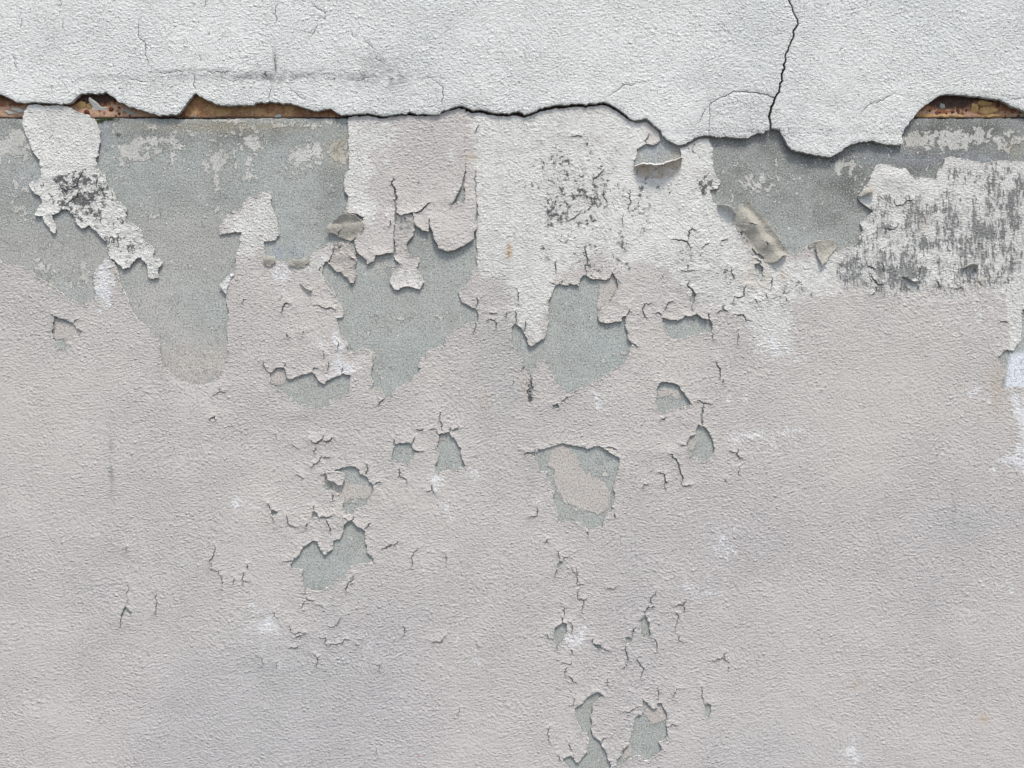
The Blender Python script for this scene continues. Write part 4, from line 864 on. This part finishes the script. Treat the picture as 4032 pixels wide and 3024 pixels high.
# ------------------------------------------------------------------ curled flaps
def catmull(P, n):
    P = np.array(P, float); t = np.linspace(0, len(P) - 1, n); i = np.clip(t.astype(int), 0, len(P) - 2); f = (t - i)[:, None]
    g = lambda k: P[np.clip(k, 0, len(P) - 1)]
    return 0.5 * ((2 * g(i)) + (-g(i - 1) + g(i + 1)) * f + (2 * g(i - 1) - 5 * g(i) + 4 * g(i + 1) - g(i + 2)) * f ** 2 + (-g(i - 1) + 3 * g(i) - 3 * g(i + 1) + g(i + 2)) * f ** 3)
def curl(name, label, hinge, direction, lens, phi, base, thick=1.2, nu=48, nv=30, flat=1.0, rag=2.0, seed=1, front=None, back=None, white=0.2, mould=0.25, bend=1.0, cat='paint curl', chalk=0.0, ochre=0.0, group=None):
    """film bent about a hinge line. phi: (start, end) of its heading, 0 = flat along `direction`, 90 = straight out of the wall"""
    r = np.random.RandomState(seed)
    H = catmull(hinge, nu); Lu = np.interp(np.linspace(0, 1, nu), np.linspace(0, 1, len(lens)), lens)
    Lu = Lu + rag * vnoise(np.arange(nu) * 1.0, np.zeros(nu), 3.0, seed + 200) + rag * 0.5 * vnoise(np.arange(nu) * 1.0, np.zeros(nu), 1.3, seed + 201)
    Lu = np.maximum(Lu, 1.5)
    dv = np.array(direction, float); dv /= np.hypot(*dv)
    v = np.linspace(0, 1, nv)
    X = np.zeros((nu, nv)); Y = np.zeros((nu, nv)); O = np.zeros((nu, nv))
    for i in range(nu):
        ph = np.radians(phi[0] + (phi[1] - phi[0]) * v ** bend + 9 * vnoise(i * 1.0, 0.0, 22.0, seed + 202))
        ds = Lu[i] / (nv - 1)
        al = np.concatenate([[0], np.cumsum(np.cos(ph[:-1]) * ds)]); ou = np.concatenate([[0], np.cumsum(np.sin(ph[:-1]) * ds)])
        X[i] = H[i, 0] + dv[0] * al; Y[i] = H[i, 1] + dv[1] * al; O[i] = base + ou * flat
    UU = np.linspace(0, 1, nu)[:, None] * np.hypot(*(H[-1] - H[0])) + 0 * X; VV = v[None, :] * Lu[:, None]
    w = vnoise(UU, VV, 26, seed + 203) * 1.6 + vnoise(UU, VV, 7, seed + 204) * 0.35
    O = O + w * np.minimum(1, v[None, :] * 4)
    wx, wy, wz = world_xyz(X.ravel(), Y.ravel(), O.ravel()); A = np.stack([wx, wy, wz], 1)
    G = A.reshape(nu, nv, 3); du = np.gradient(G, axis=0); dvv = np.gradient(G, axis=1)
    N = np.cross(du, dvv); N /= np.linalg.norm(N, axis=2, keepdims=True) + 1e-12
    # N must point to the painted side: outwards (-Y) at the hinge
    if N[:, 0, 1].mean() > 0: N = -N; flip = True
    else: flip = False
    B = G - N * thick / 1000
    idx = np.arange(nu * nv).reshape(nu, nv)
    q = np.stack([idx[:-1, :-1], idx[1:, :-1], idx[1:, 1:], idx[:-1, 1:]], -1).reshape(-1, 4)
    if flip: q = q[:, ::-1]
    nb = nu * nv
    per = np.concatenate([idx[:, 0], idx[-1, 1:], idx[::-1, -1][1:], idx[0, ::-1][1:]])
    C = np.concatenate([G.reshape(-1, 3), B.reshape(-1, 3)])
    e0, e1 = per[:-1], per[1:]
    C = np.concatenate([C, C[per], C[per + nb]]); k = np.arange(len(per) - 1)
    sk = np.stack([2 * nb + k, 2 * nb + k + 1, 2 * nb + len(per) + k + 1, 2 * nb + len(per) + k], 1)
    FA = np.concatenate([q, q[:, ::-1] + nb, sk]); MI = np.concatenate([np.zeros(len(q), int), np.full(len(q), 2), np.ones(len(sk), int)])
    n = len(C)
    at = {'white': np.full(n, white), 'mould': np.full(n, mould), 'chalk': np.full(n, chalk), 'stain': np.zeros(n), 'ochre': np.full(n, ochre), 'tint': np.zeros(n), 'crumple': np.full(n, 0.3)}
    o = mesh_obj(name, C, FA, [front or M_COAT, M_EDGE, back or M_BACK], None, MI, at)
    return tag(o, label, cat, group)

G1 = 'paint curled back from the wall'
curl('paint_curl', 'hood-shaped white paint curl with bright rim, open upwards, under the render lip', TC([(1095,825),(1160,880),(1290,912),(1420,890),(1505,830)]), (0.03, -1), [10, 46, 60, 54, 36], (8, 120), 2.6, seed=4, rag=3.0, flat=0.55, bend=1.5, white=0.9, mould=0.36, ochre=0.5, group=G1, back=M_EDGE)
curl('paint_curl', 'thin pale lip of paint turned out left of the large slanting tube', TC([(1815,1140),(1860,1165),(1920,1190),(1975,1225)]), (0.2, -1), [7, 15, 17, 8], (35, 100), 3.0, seed=7, rag=1.0, white=0.7, mould=0.1, group=G1)
curl('paint_curl', 'narrow folded paint strip left of the mouldy bulging flap at right', TD([(838,1052),(880,1010),(930,985),(950,960)]), (-0.55, -0.8), [5, 15, 18, 6], (70, 185), 3.4, seed=10, rag=1.0, nu=24, nv=18, group=G1, white=0.5)
curl('paint_curl', 'small cream splinter of paint sticking out of the mouldy band at right', TH([(1745,130),(1790,112),(1840,120),(1862,160)]), (0.25, -1), [3, 13, 14, 5], (40, 120), 3.0, seed=12, rag=1.5, nu=20, nv=14, white=0.5, mould=0.0, group=G1)
curl('paint_curl', 'short paint lip bent outwards just below the cluster of hanging grey flakes', TF([(395,270),(430,330),(480,360),(500,300)]), (0.6, -0.8), [5, 12, 14, 4], (10, 50), 2.6, seed=13, rag=1.2, nu=20, nv=14, white=0.2, mould=0.1, group=G1)

def axis_lift(p0, p1, half, top, lo, hi, wob=1.2, seed=300):
    """height of a sheet rolled about the line p0-p1: lo on one long side, hi on the other, crest between"""
    ax, ay = p0; bx, by = p1; L = math.hypot(bx - ax, by - ay); ux, uy = (bx - ax) / L, (by - ay) / L
    def f(x, y, d, nx, ny):
        u = (x - ax) * ux + (y - ay) * uy; s_ = ((x - ax) * uy - (y - ay) * ux) / half
        k = np.clip(1 - np.abs(s_ - 0.15) ** 1.35, 0, 1)
        side = np.where(s_ > 0, hi, lo) * np.minimum(1, np.abs(s_))
        h = np.maximum(top * k * (0.75 + 0.35 * vnoise(u, 0 * u, 22, seed)), side)
        cre = np.abs(vnoise(u + 0.6 * s_ * half, s_ * half * 0.4, 13, seed + 1)) + 0.5 * np.abs(vnoise(x, y, 6, seed + 2))
        h = h - 1.7 * wob * (1 - np.minimum(1, cre * 3.2)) + wob * vnoise(x, y, 18, seed + 4) + 0.2 * vnoise(x, y, 2.5, seed + 3)
        return h + 1.8 * np.exp(-d / 3.0) * (0.5 + 0.5 * vnoise(x, y, 9, seed + 5))
    return f
TANB = [M_BACK, M_EDGE, M_COAT]
NOA = att(white=0.3, mould=0.05, chalk=0, stain=0, crumple=0.3, ochre=0.0, tint=0)
q = TC([(1990,1170),(2340,1590)])
piece('paint_curl', 'large tan sheet of rolled-back paint slanting down across the right grey bare patch', 'paint curl',
  TC([(1950,1250),(1985,1200),(2000,1150),(2040,1125),(2080,1100),(2120,1128),(2140,1178),(2175,1205),(2212,1245),(2270,1322),(2322,1378),(2362,1432),(2412,1505),(2420,1562),(2366,1578),(2340,1612),(2290,1628),(2222,1618),(2225,1575),(2190,1548),(2150,1530),(2120,1490),(2085,1480),(2070,1420),(2035,1400),(2040,1350),(1990,1330),(2000,1300),(1960,1290)]),
  3.0, 0.13, axis_lift(q[0], q[1], 25.0, 14.0, 1.0, 8.0, 0.6, 300), CK(TC, [([(2080,1285),(2130,1305),(2160,1300)],3), ([(2230,1440),(2250,1490)],2)]), NOA, 1.5, TANB, G1, 10, 2.0)
q = TB([(640,1335),(950,1310)])
piece('paint_curl', 'tan folded-over tongue of paint at the lower left corner of the slit beige sheet', 'paint curl',
  TB([(642,1318),(660,1300),(700,1275),(745,1245),(790,1200),(830,1196),(870,1222),(920,1250),(960,1285),(955,1330),(935,1385),(890,1405),(860,1432),(820,1428),(770,1412),(735,1400),(700,1372),(672,1368),(668,1340)]),
  3.5, 0.11, axis_lift(q[0], q[1], 25.0, 9.0, 0.5, 14.0, 1.0, 310), CK(TB, [([(735,1400),(745,1360),(780,1340)],3)]), NOA, 1.5, TANB, G1, 10, 2.0)
q = TD([(470,1440),(520,1659)])
piece('paint_curl', 'small tan paper-like paint curl with pointed lower end, right of the large slanting sheet', 'paint curl',
  TD([(398,1478),(425,1455),(480,1440),(560,1430),(600,1415),(622,1422),(600,1440),(640,1455),(652,1490),(620,1520),(595,1555),(560,1590),(535,1630),(505,1665),(488,1600),(470,1545),(466,1495),(440,1472),(422,1492),(402,1498)]),
  3.0, 0.06, axis_lift(q[0], q[1], 30.0, 7.0, 3.0, 2.0, 1.0, 320), (), NOA, 1.4, TANB, G1, 10, 2.0)
q = TF([(90,60),(200,60)])
piece('paint_curl', 'tiny cream paint curl at the left end of the ragged edge below the grey patch', 'paint curl',
  TF([(92,25),(120,12),(180,25),(198,55),(185,80),(160,92),(150,112),(120,108),(98,85),(105,60)]), 3.4, 0.09, axis_lift(q[0], q[1], 13.0, 6.0, 1.0, 3.5, 0.8, 330), (), NOA, 1.3, TANB, G1, 8, 1.8)
q = TF([(300,85),(480,65)])
piece('paint_curl', 'long low cream paint curl on the ragged edge below the grey patch', 'paint curl',
  TF([(308,72),(345,52),(400,58),(440,30),(478,40),(500,70),(460,88),(440,118),(405,112),(380,128),(345,112),(318,110)]), 3.4, 0.09, axis_lift(q[0], q[1], 13.0, 6.0, 1.0, 3.5, 0.8, 340), (), NOA, 1.3, TANB, G1, 8, 1.8)

# ------------------------------------------------------------------ upper render slabs
main_crack = TC0([(1535,-160),(1545,0),(1570,60),(1590,120),(1625,180),(1630,230),(1590,290),(1570,380),(1530,470),(1505,580),(1515,600),(1490,660),(1475,760),(1440,850),(1395,950),(1385,1000),(1386,1060),(1390,1135)])
arc_crack = TC0([(1432,862),(1370,840),(1300,830),(1190,815),(1110,810),(1040,830),(980,855),(920,885),(860,930)]); seam = TC0([(860,930),(862,1060),(860,1195)])
mc = fractal(main_crack, False, rng, 0.07, 3, 0.5); ac = fractal(arc_crack, False, rng, 0.06, 3, 0.4); sm_ = fractal(seam, False, rng, 0.05, 3, 0.3)
hair = (CK(TC, [([(835,218),(900,170),(950,130),(990,95),(1040,85),(1100,75),(1180,78)],2)])
 + CK(TC0, [([(850,940),(800,1020),(740,1090)],1)])
 + CK(TA0, [([(1225,110),(1215,250),(1220,340),(1290,430),(1300,540),(1300,600),(1310,655)],1.6),([(1310,655),(1450,655),(1600,640),(1700,620)],1.2),([(1740,630),(1900,635),(2060,650)],1.2),([(1700,640),(1708,700),(1700,760),(1718,822)],2.4),([(205,170),(200,260)],1.5),([(565,180),(570,290)],1.5),([(140,460),(150,640)],1),([(560,30),(550,60),(510,80)],1.3),([(445,350),(410,365)],1.5),([(1810,0),(1800,60),(1790,90)],1.4),([(1745,490),(1755,550)],1.5),([(1840,290),(1820,330)],1.6),([(1100,690),(1220,710),(1310,740)],1)])
 + CK(TB0, [([(195,470),(200,600),(190,690)],2.2),([(560,205),(540,270),(495,345)],3),([(215,10),(200,80),(190,140),(210,190),(205,255)],1.6),([(500,30),(560,90),(630,140),(630,180),(560,205)],1.4),([(1480,700),(1570,715),(1645,770),(1645,830),(1635,900),(1648,960)],1.6),([(165,760),(150,820),(120,890)],1.8),([(340,800),(335,830)],1.4),([(340,800),(400,850),(460,890)],1.8),([(1060,500),(1110,545),(1130,570)],2.2),([(1360,960),(1355,1000)],1.6),([(960,370),(1010,410),(1050,470)],1.2),([(850,300),(905,345)],1.3),([(820,715),(960,705),(1040,690)],1.3)])
 + CK(TD0, [([(710,1050),(800,970),(860,915),(940,890),(1000,860),(1140,840)],1.6),([(580,470),(640,430)],1),([(2050,890),(2200,870)],1.6),([(740,830),(760,860)],1)]))
slab_shape = [(X0 - 30, Y0 - 30)] + [(X0 - 30, slab_edge_f[0][1])] + slab_edge_f + [(X1 + 30, slab_edge_f[-1][1]), (X1 + 30, Y0 - 30)]
FS = Field(X0, Y0, X1, 420); FS.keep(slab_shape)
for p, w in hair: FS.crack(p, 1.0 + 0.12 * w, True, rng)
FS.v = np.where(FS.v < -8, -8, FS.v)
def cut_line(f, pl, w):
    A = np.array(pl); wd = [w(i / (len(pl) - 1)) for i in range(len(pl))]
    dist = np.full(f.v.shape, 8.0); Field.seg_min(dist, A, False, f.xs, f.ys, wd); f.v = np.minimum(f.v, dist)
cut_line(FS, mc, lambda t: 3.2 + 1.6 * t ** 2 + 0.4 * math.sin(23 * t)); cut_line(FS, ac, lambda t: 2.3 - 0.9 * t); cut_line(FS, sm_, lambda t: 1.05)
slab_x0 = X0
def sl_stain(x, y, d):
    w = 0 * x
    for cx, cy, rx, ry, a in [(600,170,120,9,1.0),(520,172,190,14,.55),(590,172,40,14,.8),(860,160,30,40,.7),(790,170,60,20,.65),(430,158,60,6,.5),(820,140,60,30,.45),(480,165,60,10,.5),(230,170,60,10,.4),(330,178,90,18,.30),(845,170,14,34,.7),(700,170,160,18,.4),(597,140,5,30,.8),(1010,230,40,14,.4),(140,60,60,60,.12),(1660,255,12,30,.35),(1655,215,16,16,.45),(2080,210,120,10,.25)]:
        w = np.maximum(w, a * blob(x, y, *TS([(cx, cy)])[0], rx, ry))
    w = np.maximum(w, 0.22 * soft(x, y, TS([(1500,180),(1900,180),(1900,340),(1500,340)]), 50))
    return w
def sl_mould(x, y, d):
    w = 0 * x + 0.10
    for cx, cy, rx, ry, a in [(600,165,70,12,.38),(850,170,22,34,.40),(700,165,140,18,.25),(430,200,90,30,.2),(1860,250,200,60,.12),(2000,40,100,40,.12),(570,95,120,60,.12)]:
        w = np.maximum(w, a * blob(x, y, *TS([(cx, cy)])[0], rx, ry))
    return w
ATS = {'white': const(0.0), 'chalk': const(0.05), 'mould': sl_mould, 'stain': sl_stain, 'ochre': lambda x, y, d: 0.3 * blob(x, y, *TS([(1665,300)])[0], 6, 30), 'tint': lambda x, y, d: 0.1 * vnoise(x, y, 300, 101), 'crumple': lambda x, y, d: 0.12 + 0.3 * blob(x, y, *TS([(620,165)])[0], 220, 30)}
def slab_lift(x, y, d, nx, ny):
    m = 0.9 * vnoise(x, y, 150, 111) + 0.4 * vnoise(x, y, 45, 112) + 0.18 * vnoise(x, y, 15, 113)
    b = TS([(1760,320)])[0]; m = m + 3.6 * np.exp(-((x - b[0]) / 130) ** 2) * np.clip((y - 215) / 90, 0, 1)
    b = TS([(600,172)])[0]; m = m - 1.4 * np.exp(-((x - b[0] - 20) / 260) ** 2 - ((y - b[1] - 3 * vnoise(x, y, 60, 114)) / 7) ** 2)
    m = m + 1.0 * np.clip((y - 165) / 40, 0, 1) * (y < 260)
    r = -1.1 * np.exp(-d / 1.6)                         # worn arris
    rr = 0.9 * np.exp(-d / 14) * (0.5 + 0.5 * vnoise(x, y, 40, 115))
    return m + r + rr
# three separate slabs, parted by the open cracks
def side_poly_left():
    return [(X0 - 30, Y0 - 30), (mc[0][0], Y0 - 30)] + mc + [(mc[-1][0], 430), (X0 - 30, 430)]
ar = mc[np.argmin([math.hypot(p[0] - ac[0][0], p[1] - ac[0][1]) for p in mc])]
ai = int(np.argmin([math.hypot(p[0] - ac[0][0], p[1] - ac[0][1]) for p in mc]))
small_poly = mc[ai:] + [(mc[-1][0], 330), (sm_[-1][0], 330)] + sm_[::-1] + ac[::-1]
def sub_field(polys_keep, polys_cut, box_):
    f = Field(*box_); i0 = int(round(f.x0 - FS.x0)); j0 = int(round(f.y0 - FS.y0))
    f.v = FS.v[j0:j0 + f.ny, i0:i0 + f.nx].copy()
    for p in polys_keep: f.keep(p)
    for p in polys_cut: f.cut(p)
    return f
sl_kw = dict(bevel=0.5, thick=7.0, mats=[M_SLAB, M_RAW, M_RAW], parent=None, fine=3.2, coarse=6.5, lift=slab_lift, attrs=ATS, near=10, back_near=34, edge_jit=0.7)
so = [(a, b) for a in np.arange(WX0, WX1 + 1, 80) for b in list(np.arange(WY0, Y0 - 10, 80))]
side_l = [(a, b) for a in np.arange(WX0, X0 - 10, 80) for b in list(np.arange(Y0, 240, 30)) + [234.0]]
side_r = [(a, b) for a in list(np.arange(WX1, X1 + 10, -80)) for b in list(np.arange(Y0, 240, 30)) + [234.0]]
mx = mc[0][0]
fL = sub_field([side_poly_left()], [small_poly], (X0, Y0, 1620.0, 420.0))
oL = film('render_slab', fL, 8.8, outer=[p for p in so if p[0] < mx - 40] + [(mx - 1.3, q) for q in np.arange(WY0, Y0 - 5, 80)] + side_l,
          outer_rule=lambda x, y: (y < 235) & (x < mx - 1), **sl_kw)
tag(oL, 'wide white textured render slab on the upper wall, left of the long vertical crack', 'render slab', 'white render slabs over the steel strip')
fR = sub_field([], [side_poly_left()], (1500.0, Y0, X1, 420.0))
oR = film('render_slab', fR, 9.2, outer=[p for p in so if p[0] > mx + 40] + [(mx + 1.3, q) for q in np.arange(WY0, Y0 - 5, 80)] + side_r,
          outer_rule=lambda x, y: (y < 235) & (x > mx + 1), **sl_kw)
tag(oR, 'white textured render slab right of the long vertical crack, its tongue overhanging grey wall', 'render slab', 'white render slabs over the steel strip')
P_ = np.array(small_poly)
fM = sub_field([small_poly], [], (math.floor(P_[:, 0].min() - 8), math.floor(P_[:, 1].min() - 8), math.ceil(P_[:, 0].max() + 8), 320.0))
oM = film('render_slab', fM, 9.1, **sl_kw)
tag(oM, 'small arch-topped render piece cracked loose just left of the vertical crack foot', 'render slab', 'white render slabs over the steel strip')

# ------------------------------------------------------------------ steel lintel behind the joint
lintel = empty('steel_lintel', 1008, 232, -5, 'rusty steel lintel strip with peeling ochre paint behind the broken render edge', 'lintel')
def build_steel():
    xs = np.concatenate([np.linspace(WX0, -70, 8), np.arange(-60, 2077, 5.0), np.linspace(2090, WX1, 8)]); ys = np.arange(60, 230.5, 3.0)
    gx, gy = np.meshgrid(xs, ys); sh = gx.shape; x = gx.ravel(); y = gy.ravel()
    out = -5.0 + 0.5 * vnoise(x, y, 60, 121) + 0.35 * vnoise(x, y, 14, 122) - 0.10 * np.clip(y - 226, 0, 4) ** 2
    idx = np.arange(x.size).reshape(sh)
    q = np.stack([idx[:-1, :-1], idx[1:, :-1], idx[1:, 1:], idx[:-1, 1:]], -1).reshape(-1, 4)
    wx, wy, wz = world_xyz(x, y, out); C = np.stack([wx, wy, wz], 1)
    a = {}
    a['ochre'] = np.clip(0.9 * soft(x, y, TA0([(1580,800),(2300,800),(2700,960),(2700,1020),(1600,1005)]), 6), 0, 1) * (1 - 0.35 * np.clip((y - 222) / 8, 0, 1)) + 0.15
    a['pink'] = 0.85 * soft(x, y, TA0([(-80,900),(1500,900),(1500,1060),(-80,1060)]), 14) + 0.5 * soft(x, y, TD0([(1200,930),(2300,930),(2300,1040),(1200,1040)]), 10) + 0.6 * np.clip((y - 223) / 5, 0, 1)
    a['spots'] = soft(x, y, TA0([(600,800),(1250,800),(1250,1040),(600,1040)]), 10) + soft(x, y, TD0([(1200,800),(2250,800),(2250,1040),(1200,1040)]), 10) + 0.3
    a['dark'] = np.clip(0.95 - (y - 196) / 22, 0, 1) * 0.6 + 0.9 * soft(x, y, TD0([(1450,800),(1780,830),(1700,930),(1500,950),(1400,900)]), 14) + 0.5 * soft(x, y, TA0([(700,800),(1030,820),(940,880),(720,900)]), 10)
    a['dark'] = np.where((x > 350) & (x < 665), a['dark'] * 0.3, a['dark']); a['dark'] = np.where((x > 665) & (x < 1760), 1.6, a['dark'])  # middle stretch coloured near-black: the narrow joint's deep shade painted onto the steel
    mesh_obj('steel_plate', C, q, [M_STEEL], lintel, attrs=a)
    # bottom flange, a thin turned lip
    xs = np.arange(-60, 2077, 4.0); k = len(xs)
    prof = [(228.6, -4.4), (230.0, -3.2), (231.4, -3.4), (232.2, -5.2), (231.9, -9.0)]
    X = []; Y = []; O = []
    for yy, oo in prof:
        X.append(xs); Y.append(yy + 0.5 * vnoise(xs, xs * 0, 45, 124)); O.append(oo + 0.35 * vnoise(xs, xs * 0 + yy * 3, 9, 125))
    X = np.array(X); Y = np.array(Y); O = np.array(O); wx, wy, wz = world_xyz(X.ravel(), Y.ravel(), O.ravel())
    idx = np.arange(X.size).reshape(X.shape); q = np.stack([idx[:-1, :-1], idx[1:, :-1], idx[1:, 1:], idx[:-1, 1:]], -1).reshape(-1, 4)
    n = X.size
    o = mesh_obj('steel_flange', np.stack([wx, wy, wz], 1), q, [M_STEEL], lintel, attrs={'ochre': np.full(n, 0.25), 'pink': np.full(n, 0.5), 'spots': np.full(n, 0.6), 'dark': np.full(n, 1.1)})  # high dark value paints the shaded gap line below the plate
build_steel()
def chip(name, pts, out0, thick, mat, tilt=0.0, label=None, dome=0.0):
    """a flake of old paint or a rust scab lying on the steel"""
    P = fractal(pts, True, rng, 0.08, 2.0, 0.25); A = np.array(P); c = A.mean(0); n = len(A)
    rings = [(1.0, 0.0), (0.93, 1.0), (0.5, 1.0 + dome * 0.8), (0.02, 1.0 + dome)]
    co = []
    for s_, h_ in rings:
        q = c + (A - c) * s_
        o = out0 + thick * h_ + tilt * (c[1] - q[:, 1]) * 0.1 + 0.15 * vnoise(q[:, 0], q[:, 1], 3, 131)
        wx, wy, wz = world_xyz(q[:, 0], q[:, 1], o); co.append(np.stack([wx, wy, wz], 1))
    C = np.concatenate(co); k = np.arange(n); f = []
    for r in range(len(rings) - 1):
        f.append(np.stack([r * n + k, r * n + (k + 1) % n, (r + 1) * n + (k + 1) % n, (r + 1) * n + k], 1))
    o = mesh_obj(name, C, np.concatenate(f)[:, ::-1], [mat], lintel)
    if label: o['label'] = label
chip('paint_chip', TA0([(775,865),(790,850),(830,880),(870,925),(900,935),(925,930),(920,970),(870,985),(820,980),(780,965),(800,930),(780,900)]), -4.6, 1.6, M_CHIP_W, 4, 'pale grey peeling paint chip')
chip('paint_chip', TA0([(650,905),(690,880),(740,890),(745,920),(700,950),(665,940)]), -4.6, 1.2, M_CHIP_O, 3, 'round ochre paint chip')
chip('paint_chip', TA0([(745,905),(780,880),(795,935),(780,960),(750,930)]), -4.7, 1.0, M_CHIP_O, 2)
chip('paint_chip', TA0([(85,930),(160,935),(230,960),(240,985),(150,975),(90,955)]), -4.6, 1.0, M_CHIP_W, 2)
chip('paint_chip', TA0([(20,960),(90,965),(150,985),(60,990)]), -4.6, 0.8, M_CHIP_W, 1)
chip('paint_chip', TA0([(1060,930),(1110,950),(1165,985),(1120,995),(1080,965)]), -4.7, 0.8, M_CHIP_G, 1, 'grey-green paint chip')
chip('paint_chip', TD0([(1490,890),(1530,905),(1535,935),(1500,945),(1485,920)]), -4.6, 1.0, M_CHIP_G, 2, 'small grey-green paint chip')
chip('paint_chip', TD0([(1830,870),(1880,875),(1950,890),(1920,915),(1860,925),(1815,905)]), -4.5, 1.6, M_CHIP_O, 3, 'cracked ochre paint chip')
chip('paint_chip', TD0([(1760,900),(1810,905),(1830,960),(1770,990),(1760,940)]), -4.5, 1.2, M_CHIP_O, 3)
chip('paint_chip', TD0([(1840,935),(1900,930),(1960,930),(2010,960),(1940,985),(1880,1000),(1835,975)]), -4.5, 1.3, M_CHIP_O, 2)
chip('paint_chip', TD0([(1260,1010),(1330,985),(1500,995),(1700,1000),(1690,1015),(1400,1015)]), -4.5, 0.8, M_CHIP_O, 0)
chip('paint_chip', TD0([(1780,1000),(1900,1005),(2100,995),(2090,1012),(1850,1016)]), -4.5, 0.8, M_CHIP_O, 0)
chip('paint_chip', TB0([(655,1000),(700,990),(705,1010),(660,1020)]), -4.6, 0.8, M_CHIP_O, 1)
chip('paint_chip', TB0([(170,1005),(200,985),(240,1000),(225,1025),(180,1020)]), -4.7, 0.7, M_CHIP_G, 1)
for f, cx, cy, r_ in [(TA0,960,945,24),(TA0,745,975,26),(TA0,990,870,16),(TA0,900,880,12),(TA0,1030,985,14),(TA0,1000,1005,12),(TA0,720,990,14),(TA0,1025,930,10),(TD0,1600,965,18),(TD0,1545,980,11),(TD0,1720,955,12),(TD0,1640,925,12),(TD0,1690,930,10),(TD0,2060,1005,13),(TD0,1490,970,9),(TD0,1400,960,10),(TD0,1650,975,9),(TA0,1120,1000,9)]:
    pts = [(cx + r_ * rng.uniform(0.8, 1.15) * math.cos(a_), cy + r_ * rng.uniform(0.8, 1.15) * math.sin(a_)) for a_ in np.linspace(0, 2 * math.pi, 11)[:-1]]
    chip('rust_scab', f(pts), -5.0, 0.7, M_BLIST, 0, dome=1.2)

# ------------------------------------------------------------------ moss on the ledge at the left
def moss():
    co = []; fa = []
    R_ = np.random.RandomState(77)
    for cx, cy, rx, ry, n in [(935,1035,90,12,420),(870,1055,30,14,160),(1035,1170,24,20,60),(690,1000,22,8,40)]:
        for _ in range(n):
            px, py = TA0([(cx + R_.normal(0, 0.55) * rx, cy + abs(R_.normal(0, 0.8)) * ry - 6)])[0]
            s = R_.uniform(0.4, 1.1); a = R_.uniform(0, 6.28); o = R_.uniform(0.1, 2.2)
            p = [(px + s * math.cos(a + t), py + s * math.sin(a + t), o + R_.uniform(-0.8, 0.8)) for t in (0, 2.1, 4.2)]
            b = len(co)
            for q in p: co.append([float(v) for v in world_xyz(*q)])
            fa.append((b, b + 1, b + 2))
    o = mesh_obj('moss', co, fa, [M_MOSS]); tag(o, 'thin dark green moss on the ledge under the rusty steel at left', 'moss', kind='stuff')
moss()
